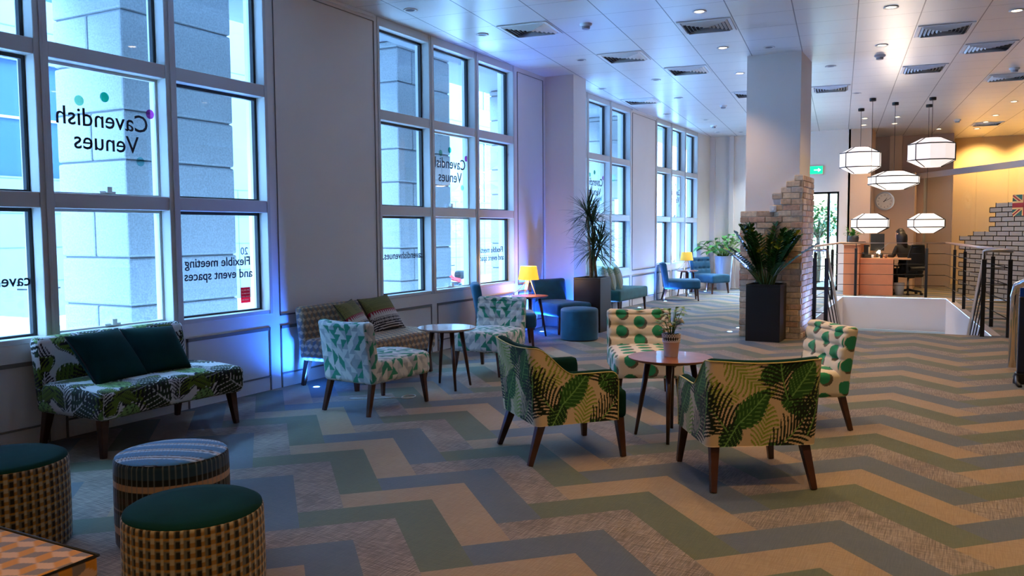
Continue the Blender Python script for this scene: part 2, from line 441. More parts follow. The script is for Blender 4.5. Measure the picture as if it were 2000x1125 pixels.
CARPET = [carpet_mat('tan_carpet', (136, 113, 82), (162, 139, 106), .6), carpet_mat('slate_carpet', (76, 84, 88), (98, 102, 102), .5),
          carpet_mat('mottled_carpet', (92, 80, 68), (160, 144, 124), .85), carpet_mat('olive_carpet', (80, 86, 60), (102, 106, 76), .5)]

def ceiling_mat():
    m = bpy.data.materials.new('metal_ceiling_tiles'); m.use_nodes = True; nt = m.node_tree; b = nt.nodes['Principled BSDF']; L = nt.links
    tc = nt.nodes.new('ShaderNodeTexCoord'); sp = nt.nodes.new('ShaderNodeSeparateXYZ'); L.new(tc.outputs['Object'], sp.inputs[0])
    a = -.1191; T = .675
    def lin(kx, ky, ph, wd):
        m1 = nt.nodes.new('ShaderNodeMath'); m1.operation = 'MULTIPLY'; m1.inputs[1].default_value = kx/T; L.new(sp.outputs[0], m1.inputs[0])
        m2 = nt.nodes.new('ShaderNodeMath'); m2.operation = 'MULTIPLY_ADD'; m2.inputs[1].default_value = ky/T; L.new(sp.outputs[1], m2.inputs[0]); L.new(m1.outputs[0], m2.inputs[2])
        m3 = nt.nodes.new('ShaderNodeMath'); m3.operation = 'ADD'; m3.inputs[1].default_value = -ph/T+50+wd/2/T; L.new(m2.outputs[0], m3.inputs[0])
        m4 = nt.nodes.new('ShaderNodeMath'); m4.operation = 'FRACT'; L.new(m3.outputs[0], m4.inputs[0])
        m5 = nt.nodes.new('ShaderNodeMath'); m5.operation = 'LESS_THAN'; m5.inputs[1].default_value = wd/T; L.new(m4.outputs[0], m5.inputs[0]); return m5
    l1 = lin(math.cos(a), -math.sin(a), .14, .012); l2 = lin(math.sin(a), math.cos(a), 10.03, .006)
    mx = nt.nodes.new('ShaderNodeMath'); mx.operation = 'MAXIMUM'; L.new(l1.outputs[0], mx.inputs[0]); L.new(l2.outputs[0], mx.inputs[1])
    mc = nt.nodes.new('ShaderNodeMix'); mc.data_type = 'RGBA'; mc.inputs[6].default_value = (*srgb(228, 228, 228), 1); mc.inputs[7].default_value = (*srgb(118, 120, 124), 1)
    L.new(mx.outputs[0], mc.inputs[0]); L.new(mc.outputs[2], b.inputs['Base Color'])
    b.inputs['Roughness'].default_value = .34; b.inputs['Specular IOR Level'].default_value = .6; b.inputs['Metallic'].default_value = .2
    bp = nt.nodes.new('ShaderNodeBump'); bp.invert = True; bp.inputs['Strength'].default_value = .4; bp.inputs['Distance'].default_value = .005
    L.new(mx.outputs[0], bp.inputs['Height']); L.new(bp.outputs[0], b.inputs['Normal'])
    return m
M['ceiling'] = ceiling_mat()

# ------------------------------------------------------------------ floor
VOID = [(-2.15, 13.5), (.42, 13.62), (-.25, 20.5), (-2.35, 20.35)]
XR, YB = 6.5, -3.5
def clip(poly, region):
    out = poly
    n = len(region)
    for i in range(n):
        (ax, ay), (bx, by) = region[i], region[(i+1) % n]
        inp = out; out = []
        if not inp: return out
        side = lambda p: (bx-ax)*(p[1]-ay)-(by-ay)*(p[0]-ax)
        for j in range(len(inp)):
            p, q = inp[j], inp[(j+1) % len(inp)]; sp_, sq = side(p), side(q)
            if sp_ >= 0: out.append(p)
            if (sp_ >= 0) != (sq >= 0):
                t = sp_/(sp_-sq); out.append((p[0]+(q[0]-p[0])*t, p[1]+(q[1]-p[1])*t))
    return out
def make_floor():
    regs = [[(WX, YB), (XR, YB), (XR, 13.90), VOID[1], VOID[0], (WX, 13.32)],
            [(WX, 13.32), VOID[0], VOID[3], (WX, 20.09)],
            [VOID[1], (XR, 13.90), (XR, 20.98), VOID[2]],
            [(WX, 20.09), VOID[3], VOID[2], (XR, 20.98), (XR, 26.1), (WX, 26.1)]]
    mb = MB(); r2 = math.sqrt(.5)
    for m in range(-70, 120):
        for n in range(-40, 40):
            cs = 4.88+.25*m-.25*n; ct = 1.14+.25*m+1.25*n
            x = (ct-cs)*r2; y = (cs+ct)*r2
            if not (WX-2 < x < XR+2 and YB-2 < y < 28): continue
            for s0, s1, t0, t1 in ((cs-1, cs, ct-.25, ct), (cs-.25, cs, ct-.75, ct-.25)):
                q = [((t-s)*r2, (s+t)*r2) for s, t in ((s0, t0), (s0, t1), (s1, t1), (s1, t0))]
                for rg in regs:
                    c = clip(q, rg)
                    if len(c) > 2: mb.add([(a, b, 0) for a, b in c], [tuple(range(len(c)))], m % 4)
    o = mb.build('floor', CARPET); me = o.data
    me.flip_normals() if me.polygons[0].normal.z < 0 else None
    struct(o)
    # slab edge lining the stair opening
    mb = MB()
    for i in range(4):
        a, b = VOID[i], VOID[(i+1) % 4]
        z0 = -3.0
        mb.add([(*a, -.001), (*b, -.001), (*b, z0), (*a, z0)], [(0, 1, 2, 3)])
    struct(mb.build('wall_stairwell', M['white_plaster']))
    mb = MB(); mb.box(-3.2, 1.4, 12.5, 21.5, -3.1, -3.0); struct(mb.build('floor_lower', M['dado']))
make_floor()
# border strips round the opening
mb = MB()
for i in (1, 2, 3):
    a, b = Vector(VOID[i]), Vector(VOID[(i+1) % 4]); d = (b-a).normalized(); n = Vector((d.y, -d.x))*.12
    mb.prism([tuple(a), tuple(b), tuple(b+n), tuple(a+n)], .0005, .006)
struct(mb.build('trim_opening', mat('stone_edge_strip', (172, 162, 160), .6)))
mb = MB(); a, b = Vector(VOID[3]), Vector(VOID[2]); mb.box(a.x, b.x, 20.30, 20.34, -.95, -.72)
struct(mb.build('trim_stairwell', mat('pale_blue_glass_band', (176, 196, 204), .3)))

# ------------------------------------------------------------------ ceiling
mb = MB(); mb.add([(WX-.3, YB, CEIL), (XR, YB, CEIL), (XR, 26.2, CEIL), (-2.4, 26.2, CEIL), (-2.4, 22.3, CEIL), (WX-.3, 22.3, CEIL)], [(5, 4, 3, 2, 1, 0)])
mb.add([(WX-.3, YB, CEIL+.1), (XR, YB, CEIL+.1), (XR, 26.2, CEIL+.1), (-2.4, 26.2, CEIL+.1), (-2.4, 22.3, CEIL+.1), (WX-.3, 22.3, CEIL+.1)], [(0, 1, 2, 3, 4, 5)])
struct(mb.build('ceiling', M['ceiling']))

# ------------------------------------------------------------------ window wall
mb = MB(); edges = [YB]+[e for b in BAYS for e in b]+[22.3]
for i in range(0, len(edges), 2): mb.box(WX-.28, WX, edges[i], edges[i+1], 0, CEIL)
for a, b in BAYS: mb.box(WX-.28, WX, a, b, 0, .75)
struct(mb.build('wall_left', M['wall']))
RAILS = [(.75, .79), (1.735, 1.85), (2.84, 2.955), (3.90, 4.0)]
def lights_of(a, b):
    wd = (b-a-.04*2-.11*2)/3
    return [(a+.04+i*(wd+.11), a+.04+i*(wd+.11)+wd) for i in range(3)]
def make_window(n, a, b):
    mb = MB(); L = lights_of(a, b); x0, x1 = WX-.20, WX+.012
    ys = [a]+[e for l in L for e in l]+[b]
    for i in range(0, len(ys), 2): mb.box(x0, x1, ys[i], ys[i+1], .75, CEIL-.001)
    for (y0, y1) in L:
        for z0, z1 in RAILS: mb.box(x0, x1-.006, y0, y1, z0, min(z1, CEIL-.001))
    # fine bead lines on the frame
    for i in range(2, len(ys)-2, 2): mb.box(x1, x1+.008, ys[i]+.04, ys[i+1]-.04, .75, CEIL-.002)
    w_ = struct(bevel(mb.build('window_%d' % n, M['frame']), .004, 1))
    for i, (y0, y1) in enumerate(L):
        for j in range(3):
            z0, z1 = RAILS[j][1], RAILS[j+1][0]
            g = MB(); xg = WX-.12; g.box(xg-.003, xg+.003, y0+.001, y1-.001, z0+.001, z1-.001); gl = g.build('glass_pane', M['glass'], w_)
            s = MB(); k = .028 if i != 1 or j == 2 else .022
            for q in ((y0, y0+k, z0, z1), (y1-k, y1, z0, z1), (y0+k, y1-k, z0, z0+k*.6), (y0+k, y1-k, z1-k, z1)):
                s.box(xg-.02, xg+.02, *q)
            s.build('sash', M['sash'] if i != 1 or j == 2 else M['frame'], gl)
            if i == 1 and j < 2:
                c = MB(); ym = (y0+y1)/2
                c.box(xg+.02, xg+.035, ym-.07, ym+.07, z0+.012, z0+.03); c.box(xg+.03, xg+.06, ym-.02, ym+.02, z0+.02, z0+.065)
                c.build('catch', M['white'], w_)
    return w_
for n, (a, b) in enumerate(BAYS): make_window(n+1, a, b)
# panel mouldings: one trim per stretch of wall
def panel(mb, y0, y1, z0, z1, t=.014, top=.03):
    x0, x1 = WX, WX+.010
    mb.box(x0, x1, y0, y0+t, z0, z1); mb.box(x0, x1, y1-t, y1, z0, z1)
    mb.box(x0, x1, y0, y1, z1-top, z1); mb.box(x0, x1, y0, y1, z0, z0+t)
k = 0
for n, (a, b) in enumerate(BAYS):
    k += 1; mb = MB()
    for y0, y1 in lights_of(a, b):
        panel(mb, y0+.02, y1+.0, .13, .62); mb.box(WX, WX+.01, y0+.02, y0+.034, 0, .13); mb.box(WX, WX+.01, y1-.014, y1, 0, .13)
    struct(mb.build('trim_%d' % k, M['groove']))
piers = [(edges[0], edges[1]), (edges[2], edges[3]), (edges[4], 12.10), (edges[6], edges[7])]
for a, b in piers:
    k += 1; mb = MB()
    panel(mb, a+.10, b-.10, .13, .62); panel(mb, a+.10, b-.06, .72, 3.93, .006, .005); mb.box(WX, WX+.010, a+.10, b-.06, .72, .735)
    mb.box(WX, WX+.010, a+.10, a+.114, 0, .13); mb.box(WX, WX+.010, b-.114, b-.10, 0, .13)
    struct(mb.build('trim_%d' % k, M['groove']))
mb = MB(); mb.box(WX, WX+.03, 6.1, 7.70, 3.965, 3.998); mb.box(WX, WX+.03, 16.1, 17.64, 3.965, 3.998); struct(mb.build('trim_cornice', M['white']))

# pier and column
mb = MB(); mb.box(WX, -5.43, 12.13, 12.62, 0, CEIL); struct(mb.build('wall_pier', M['wall']))
mb = MB(); mb.box(-2.74, -2.0, 12.15, 13.05, 0, CEIL); struct(mb.build('wall_column', M['wall']))

# ------------------------------------------------------------------ room ends
DX0, DX1, DZ = -4.80, -2.70, 2.48
mb = MB(); mb.box(WX-.28, DX0, 22.2, 22.4, 0, CEIL); mb.box(DX1, -2.45, 22.2, 22.4, 0, CEIL); mb.box(DX0, DX1, 22.2, 22.4, DZ, CEIL)
struct(mb.build('wall_far', M['wall']))
mb = MB(); mb.box(-5.93, -5.80, 22.1, 22.2, 0, CEIL); mb.box(-5.42, -5.30, 22.1, 22.2, 0, CEIL); struct(mb.build('trim_pilasters', M['white_plaster']))
mb = MB(); mb.box(-2.5, -2.45, 22.2, 24.6, 0, CEIL); mb.box(-2.45, -.22, 24.5, 24.6, 0, CEIL); mb.box(-.3, -.22, 24.6, 26.2, 0, CEIL)
struct(mb.build('wall_recess', mat('taupe_wall', (176, 150, 138), .8)))
mb = MB(); mb.box(-2.44, -1.05, 23.3, 23.42, 0, 2.95); mb.box(-2.45, -1.98, 22.18, 23.30, 0, CEIL); mb.box(-1.15, -1.05, 23.42, 24.5, 0, 2.95)
struct(mb.build('wall_reception', M['beige']))
mb = MB(); mb.box(-1.72, -1.42, 24.35, 24.5, 0, CEIL); struct(mb.build('trim_recess', M['beige']))
mb = MB(); mb.box(-.22, XR, 26.0, 26.2, 0, CEIL); struct(mb.build('wall_meeting_room', M['cream_wall']))
mb = MB(); mb.box(XR, XR+.2, YB, 26.2, 0, CEIL); struct(mb.build('wall_right', M['beige']))
mb = MB(); mb.box(WX-.3, XR+.2, YB-.2, YB, 0, CEIL); struct(mb.build('wall_back', M['beige']))

# glazed exit door
mb = MB()
for q in ((DX0, DX0+.05, 0, DZ), (DX1-.05, DX1, 0, DZ), (-2.98, -2.92, 0, DZ), (-3.86, -3.80, 0, DZ), (DX0, DX1, DZ-.05, DZ), (DX0, DX1, 0, .08)):
    mb.box(q[0], q[1], 22.24, 22.32, q[2], q[3])
dr = struct(mb.build('door_1', M['black']))
mb = MB(); mb.box(DX0+.05, -2.98, 22.275, 22.283, .08, DZ-.05); mb.build('glass_pane', M['glass'], dr)
mb = MB(); mb.box(-2.92, DX1-.05, 22.275, 22.283, .08, DZ-.05); mb.build('glass_pane', M['glass'], dr)
mb = MB(); mb.tube([(-3.05, 22.2, .9), (-3.05, 22.2, 1.3)], .012); mb.build('door_handle', M['steel'], dr)

# ------------------------------------------------------------------ glass partition with brick film
GP0 = Vector((-.55, 23.4)); GD = (Vector((.86, 21.06))-GP0).normalized(); GA = math.atan2(GD.y, GD.x)
gp = thing('glass_partition', 'frosted glass partition with pale top rail and brick-pattern film beyond the railing', 'glass partition', (GP0.x, GP0.y, 0), GA)
mb = MB(); mb.box(-.98, 7.2, -.03, .05, 2.83, 2.97); mb.build('top_rail', mat('pale_aluminium', (186, 184, 192), .35, .3), gp)
for s0, s1 in ((-.55, .62), (.63, 1.60), (1.61, 2.75), (2.76, 4.0), (4.01, 5.4)):
    mb = MB(); mb.box(s0, s1, 0, .012, .01, 2.83); mb.build('glass_panel', M['part_glass'], gp)
mb = MB(); mb.box(-.60, -.55, -.02, .03, 0, 2.83); mb.build('end_post', mat('pale_post', (180, 178, 170), .4), gp)
film = MB(); mort = MB(); ch, bw = .105, .43
for r in range(20):
    z = r*ch; s_start = 1.02 if z < 1.35 else (1.35 if z < 1.40 else 2.15)
    if z > 2.0: continue
    s = s_start+(bw/2 if r % 2 else 0)
    while s < 5.2:
        film.box(s+.012, s+bw-.012, -.004, -.001, z+.010, z+ch-.010)
        mort.box(s-.012, s+.012, -.006, -.002, z, z+ch)
        s += bw
    mort.box(s_start, 5.2, -.006, -.002, z-.010, z+.010)
film.build('brick_film', M['film'], gp); mort.build('mortar_lines', M['black'], gp)
# union flag sticker with part of a letter on it
fx0, fz0, fs = 2.94, 1.80, .62
fl = MB(); y = -.010
fl.box(fx0, fx0+fs*1.3, y, y+.003, fz0, fz0+fs*.72, 1)
cx, cz = fx0+fs*.65, fz0+fs*.36; hw, hh_ = fs*.65, fs*.36
def stripe(p, q, wd, mi, yy):
    p = Vector(p); q = Vector(q); d = (q-p).normalized(); n = Vector((-d.y, d.x))*wd/2
    fl.add([(p.x+n.x, yy, p.y+n.y), (p.x-n.x, yy, p.y-n.y), (q.x-n.x, yy, q.y-n.y), (q.x+n.x, yy, q.y+n.y)], [(0, 1, 2, 3)], mi)
for sx, sz in ((-1, 1), (1, 1)):
    stripe((cx+sx*hw*.95, cz+sz*hh_*.93), (cx-sx*hw*.95, cz-sz*hh_*.93), .085, 2, y-.001); stripe((cx+sx*hw*.95, cz+sz*hh_*.93), (cx-sx*hw*.95, cz-sz*hh_*.93), .035, 0, y-.002)
stripe((fx0, cz), (fx0+fs*1.3, cz), .17, 2, y-.003); stripe((cx, fz0), (cx, fz0+fs*.72), .17, 2, y-.003)
stripe((fx0, cz), (fx0+fs*1.3, cz), .10, 0, y-.004); stripe((cx, fz0), (cx, fz0+fs*.72), .10, 0, y-.004)
flag = fl.build('flag_sticker', [mat('flag_red', (178, 52, 58), .6), mat('flag_green', (62, 108, 98), .6), mat('flag_gold', (226, 186, 120), .6)], None)
flag.location = (GP0.x, GP0.y, 0); flag.rotation_euler = (0, 0, GA); tag(flag, 'red, gold and green union flag sticker on the glass above the brick film', 'flag sticker')

# ------------------------------------------------------------------ lettering
def text_mesh(name, body, size, m, loc, ux, parent=None, align='LEFT', depth=.001, bold=0.0, spacing=1.0):
    """flat raised lettering; ux = direction in which the text runs (world xy), up is +Z"""
    cu = bpy.data.curves.new(name, 'FONT'); cu.body = body; cu.size = size; cu.extrude = depth; cu.align_x = align; cu.offset = bold
    cu.space_line = spacing; cu.resolution_u = 3
    t = bpy.data.objects.new(name+'_tmp', cu); C.objects.link(t)
    bpy.context.view_layer.update()
    me = bpy.data.meshes.new_from_object(t.evaluated_get(bpy.context.evaluated_depsgraph_get()))
    bpy.data.objects.remove(t); me.name = name; me.materials.clear()
    o = obj(name, me, m)
    X = Vector((ux[0], ux[1], 0)).normalized(); Z = Vector((0, 0, 1)); Nn = X.cross(Z)
    mm = Matrix((X, Z, Nn)).transposed().to_4x4(); mm.translation = Vector(loc); o.matrix_world = mm
    if parent: o.parent = parent
    return o
M['ink'] = mat('black_vinyl', (14, 20, 44), .6); M['ink2'] = mat('slate_vinyl', (60, 84, 124), .6)
XG = WX-.116
def lettering(body, y, z, size, label, cat='window lettering', m='ink', **k):
    o = text_mesh('window_lettering', body, size, M[m], (XG, y, z), (0, -1), **k); return tag(o, label, cat)
def dot(y, z, r, col, label, half=None):
    mb = MB(); n = 20
    vs = [(XG, y+r*math.cos(2*PI*i/n), z+r*math.sin(2*PI*i/n)) for i in range(n)]
    mb.add([(XG-.001, y, z)]+[(x-.001, a, b) for x, a, b in vs], [(0, 1+i, 1+(i+1) % n) for i in range(n)])
    mb.add([(XG+.001, y, z)]+[(x+.001, a, b) for x, a, b in vs], [(0, 1+(i+1) % n, 1+i) for i in range(n)])
    o = mb.build('dot_sticker', glass_mat('tinted_dot_film', srgb(*col), .5), None); tag(o, label, 'window sticker')
for (yc, nm) in ((4.765, 'near window'), (9.86, 'second window'), (14.86, 'third window'), (19.85, 'farthest window')):
    lettering('Cavendish', yc, 2.385, .198, 'mirrored word Cavendish in black on the glass of the %s' % nm, bold=.001)
    lettering('Venues', yc-.10, 2.205, .198, 'mirrored word Venues in black on the glass of the %s' % nm, bold=.001)
    dot(yc-.40, 2.63, .040, (70, 196, 170), 'half-mint round sticker above the lettering, %s' % nm)
    dot(yc-.62, 2.575, .040, (170, 220, 196), 'pale green round sticker above the end of the lettering, %s' % nm)
    dot(yc+.02, 2.545, .040, (206, 96, 190), 'pink round sticker above the capital C, %s' % nm)
    dot(yc-.09, 2.14, .038, (176, 226, 226), 'pale aqua round sticker below the lettering, %s' % nm)
for yc, nm in ((5.885, 'near window'), (10.93, 'second window')):
    lettering('Flexible meeting', yc-.02, 1.235, .118, 'mirrored words Flexible meeting in black, low on the %s' % nm, bold=.0015)
    lettering('and event spaces', yc-.0, 1.118, .118, 'mirrored words and event spaces in black, lowest line on the %s' % nm, bold=.0015)
lettering('cavendishvenues.com', 3.70, 1.165, .122, 'mirrored web address in black on the left pane of the near window', bold=.0015)
lettering('cavendishvenues.com', 8.80, 1.215, .122, 'mirrored web address in black on the left pane of the second window', bold=.0015)
lettering('20', 5.84, 1.335, .10, 'faint mirrored number 20 on the near window', m='ink2')
mb = MB(); mb.box(XG, XG+.002, 5.73, 5.85, .87, 1.02); st = mb.build('red_notice', glass_mat('backlit_red_film', (.75, .06, .12), .5, .3, (.7, .05, .1)), None)
tag(st, 'small red notice with white print on the near window, low right', 'notice')
for i, (tx, sz) in enumerate((('SCAN ME', .024), ('TO FIND OUT', .016), ('MORE ABOUT', .016), ('OUR VENUE', .016))):
    t_ = text_mesh('notice_print', tx, sz, M['white'], (XG+.003, 5.737, .985-.03*i), (0, 1)); t_.parent = st

# ------------------------------------------------------------------ outside
GZ = -.30
mb = MB(); mb.box(-10.2, -6.21, -14, 60, GZ-.1, GZ); struct(mb.build('floor_pavement', mat('paving', (208, 208, 206), .8, noise=(4, .05))))
mb = MB(); mb.box(-16.0, -10.2, -14, 60, GZ-.2, GZ-.12); struct(mb.build('floor_road', mat('asphalt', (190, 192, 194), .85, noise=(30, .1))))
mb = MB(); mb.box(-18.0, -16.0, -14, 60, GZ-.1, GZ); struct(mb.build('floor_far_pavement', mat('far_paving', (206, 206, 202), .8)))
mb = MB(); mb.box(-8.9, -7.45, -6, 30, 4.46, 4.9); mb.box(-6.9, -6.22, -14, 40, 4.12, 14); mb.box(WX-.27, XR, -3.4, 26, 8, 14)  # beam over the pillars, plus unseen upper-storey masses added to shade them
struct(mb.build('ceiling_arcade_shade_mass', mat('arcade_soffit', (120, 124, 132), .8)))
M['joint'] = mat('stone_joint', (96, 100, 104), .9)
def pillar(y0, lab):
    x0, x1, y1 = -8.72, -7.60, y0+1.46
    t = thing('granite_pillar', lab, 'pillar', ((x0+x1)/2, (y0+y1)/2, GZ), 0, 'rusticated pillars outside the windows')
    ox, oy = (x0+x1)/2, (y0+y1)/2
    a = MB(); b = MB(); z = .27-GZ-.51*2; i = 0
    b.box(x0+.03-ox, x1-.03-ox, y0+.03-oy, y1-.03-oy, 0, 4.75)
    while z < 4.7:
        za, zb = max(z, .001), min(z+.51, 4.75)
        if zb > za:
            if i % 2: a.box(x0-ox, x1-ox, y0-oy, y0+.38-oy-.006, za+.008, zb-.008); a.box(x0-ox, x1-ox, y0+.38-oy+.006, y1-oy, za+.008, zb-.008)
            else: a.box(x0-ox, x0+.58-ox-.006, y0-oy, y1-oy, za+.008, zb-.008); a.box(x0+.58-ox+.006, x1-ox, y0-oy, y1-oy, za+.008, zb-.008)
        z += .51; i += 1
    b.build('core', M['joint'], t); bevel(a.build('stone_blocks', M['stone'], t), .028, 2)
for y0, lab in ((.95, 'granite block pillar outside, left of the near window'), (5.70, 'granite block pillar standing outside the near window'),
                (10.45, 'granite block pillar standing outside the second window'), (15.2, 'granite block pillar outside the third window, beyond the spiky plant'),
                (20.0, 'granite block pillar outside the farthest window')): pillar(y0, lab)
def building():
    t = thing('street_building', 'pale stone office building across the street, seen through the windows', 'building', (-18, 20, GZ))
    mb = MB(); ox, oy = -18, 20
    W0, W1 = -34, 36
    xs = 0
    rows = [(3.1, 5.6), (7.0, 9.0)]; cols = [(-30+4*i, -30+4*i+2.2) for i in range(16)]
    mb.box(-3, -.16, W0, W1, 0, 10)
    zz = [0]+[e for r in rows for e in r]+[10]
    for i in range(0, len(zz), 2): mb.box(-.16, 0, W0, W1, zz[i], zz[i+1])
    yy = [W0]+[e for c in cols for e in c]+[W1]
    for r in rows:
        for i in range(0, len(yy), 2): mb.box(-.16, 0, yy[i], yy[i+1], *r)
    mb.build('facade', mat('facade_stone', (126, 128, 130), .8, noise=(1, .04)), t)
    jb = MB()
    for z in (.8, 1.55, 2.3, 3.05, 6.3): jb.box(0, .006, W0, W1, z, z+.02)
    y = W0
    while y < W1: jb.box(0, .006, y, y+.02, 0, 3.05); y += 1.15
    jb.build('stone_joints', M['joint'], t)
    gm = mat('street_window_glass', (60, 84, 116), .15)
    for r in rows:
        for a, b in cols:
            p = MB(); p.box(-.12, -.10, a, b, *r); w_ = p.build('window', gm, t)
            q = MB(); q.box(-.10, -.06, (a+b)/2-.03, (a+b)/2+.03, *r); q.box(-.10, -.06, a, b, (r[0]+r[1])/2, (r[0]+r[1])/2+.05); q.build('glazing_bar', M['white'], w_)
building()
def wheel(mb, c, r, wd, ax='x', n=24, mi=0):
    vs = []
    for s in (-wd/2, wd/2):
        for i in range(n):
            t = 2*PI*i/n; vs.append((c[0]+s, c[1]+r*math.cos(t), c[2]+r*math.sin(t)))
    mb.add(vs, [tuple(range(n)), tuple(range(n, 2*n))[::-1]]+[(i, n+i, n+(i+1) % n, (i+1) % n) for i in range(n)], mi, False)
def car():
    t = thing('parked_car', 'white car parked in the street outside the near window', 'car', (-11.2, 4.6, GZ-.12))
    prof = [(-2.1, .3), (-2.12, .75), (-1.75, .95), (-1.2, 1.42), (.35, 1.45), (1.05, 1.0), (1.75, .90), (2.1, .72), (2.15, .32)]
    mb = MB(); n = len(prof); vs = []
    for x in (-.86, -.74, .74, .86):
        k = .96 if abs(x) > .8 else 1
        for y, z in prof: vs.append((x, y*k, .3+(z-.3)*(.93 if abs(x) > .8 else 1)))
    fs = []
    for j in range(3):
        for i in range(n): fs.append((j*n+i, j*n+(i+1) % n, (j+1)*n+(i+1) % n, (j+1)*n+i))
    fs += [tuple(range(n))[::-1], tuple(range(3*n, 4*n))]
    mb.add(vs, fs); bevel(mb.build('body', mat('white_car_paint', (232, 236, 240), .25, coat=.6), t), .05, 3)
    for x in (-.78, .78):
        for y in (-1.35, 1.35):
            m2 = MB(); wheel(m2, (x, y, .32), .32, .2); w_ = m2.build('wheel', M['blackm'], t)
            m3 = MB(); wheel(m3, (x, y, .32), .19, .215); m3.build('hub', M['steel'], w_)
    g = MB()
    for i in range(4): g.box(-.45, .45, 2.12, 2.17, .42+.07*i, .455+.07*i)
    for i in range(4): g.box(.865, .875, 1.75, 2.0, .48+.06*i, .51+.06*i)
    g.build('grille', M['black'], t)
    for x in (-.62, .62):
        h = MB(); h.box(x-.18, x+.18, 2.02, 2.13, .62, .74); h.build('headlight', mat('headlight_glass', (200, 214, 226), .1), t)
    g = MB(); g.add([(-.66, 1.12, 1.0), (.66, 1.12, 1.0), (.62, .42, 1.43), (-.62, .42, 1.43)], [(0, 1, 2, 3)]); g.build('windscreen', M['sash'], t)
    g = MB()
    for x in (-.87, .87): g.add([(x, .9, 1.0), (x, .3, 1.36), (x, -1.1, 1.34), (x, -1.5, 1.0)], [(0, 1, 2, 3)])
    g.build('side_windows', M['sash'], t)
car()
def motorbike(loc, rz, lab, col):
    t = thing('motorcycle', lab, 'motorcycle', loc, rz, 'motorcycles parked in the street')
    for y in (-.68, .68):
        m2 = MB()
        ring = [(0, y+.27*math.cos(a), .31+.27*math.sin(a)) for a in [2*PI*i/24 for i in range(25)]]
        m2.tube(ring, .05, 8); w_ = m2.build('wheel', M['blackm'], t)
        m3 = MB()
        for i in range(6): a = PI*i/6; m3.tube([(0, y+.25*math.cos(a), .31+.25*math.sin(a)), (0, y-.25*math.cos(a), .31-.25*math.sin(a))], .01, 5)
        m3.build('spokes', M['steel'], w_)
    m2 = MB(); m2.taper((0, -.25, .62), (0, .35, .78), .10, .15, n=10, smooth=True); m2.taper((0, .3, .8), (0, .62, .72), .14, .05, n=8, smooth=True)
    m2.build('fuel_tank', mat('motorcycle_paint', col, .3, coat=.5), t)
    m2 = MB(); m2.taper((0, -.75, .80), (0, -.1, .74), .09, .13, n=8, smooth=True); m2.build('seat', M['blackm'], t)
    m2 = MB(); m2.taper((0, -.2, .40), (0, .28, .42), .14, .14, n=6); m2.tube([(0, .68, .31), (0, .42, .92)], .03); m2.tube([(0, -.68, .31), (0, -.1, .5)], .03); m2.build('engine', mat('engine_metal', (90, 94, 100), .4, .8), t)
    m2 = MB(); m2.tube([(-.34, .30, 1.0), (-.1, .42, .98), (.1, .42, .98), (.34, .30, 1.0)], .015); m2.build('handlebar', M['black'], t)
    m2 = MB(); m2.add([(-.12, .66, .8), (.12, .66, .8), (.1, .48, 1.2), (-.1, .48, 1.2)], [(0, 1, 2, 3)]); m2.build('screen', mat('white_fairing', (226, 228, 230), .3), t)
motorbike((-14.2, 8.9, GZ-.12), 1.2, 'red and white motorcycle in the street, seen left of the near pillar', (196, 40, 44))
motorbike((-13.2, 18.6, GZ-.12), .9, 'grey motorcycle in the street, seen through the middle light of the second window', (70, 84, 104))
motorbike((-12.6, 19.9, GZ-.12), 1.4, 'red motorcycle in the street behind the mirrored Flexible lettering of the second window', (190, 50, 50))
def tree(loc, h, cr, lab, seed, nm='street_tree', n=900):
    rg = random.Random(seed); t = thing(nm, lab, 'tree', loc)
    mb = MB(); mb.tube([(0, 0, 0), (.04, .03, h*.3), (-.02, .05, h*.6), (.03, 0, h*.8)], .07, 8, 0, .03)
    for i in range(6):
        a = i*1.05; mb.tube([(0, .03, h*.55), (cr*.4*math.cos(a), cr*.4*math.sin(a), h*.75), (cr*.75*math.cos(a), cr*.75*math.sin(a), h*.88)], .03, 5, 0, .01)
    mb.build('trunk', M['trunk'], t)
    mb = MB()
    for i in range(n):
        u = rg.random(); th = rg.random()*2*PI; ph = math.acos(2*rg.random()-1); r = cr*u**.4
        c = Vector((r*math.sin(ph)*math.cos(th), r*math.sin(ph)*math.sin(th), h*.8+r*.75*math.cos(ph)))
        d = Vector((rg.uniform(-1, 1), rg.uniform(-1, 1), rg.uniform(-.6, .3))).normalized(); s_ = d.cross(Vector((0, 0, 1))).normalized(); L = .16
        mb.add([c, c+d*L*.5+s_*L*.3, c+d*L, c+d*L*.5-s_*L*.3], [(0, 1, 2, 3)])
    mb.build('foliage', M['leaf'], t)
tree((-3.62, 25.3, 0), 2.3, .85, 'slim tree outside the glazed exit door', 3)
tree((-12.5, 30.0, GZ-.1), 4.0, 1.6, 'street tree seen through the farthest window', 5)
mb = MB(); mb.box(-6.2, -2.56, 22.4, 30, -.05, -.01); struct(mb.build('floor_courtyard', mat('courtyard_paving', (200, 196, 182), .8)))
mb = MB(); mb.box(-6.3, -2.56, 29, 29.3, 0, 4.4); struct(mb.build('wall_courtyard', mat('courtyard_render', (226, 206, 160), .85)))
light('courtyard_fill', 'SPOT', (-4.2, 26.2, 5.5), 900, (1.0, .86, .62), rot=(.35, 0, 0), spot_size=2.2, shadow_soft_size=.4)  # added fill light without a fitting, brightens the courtyard

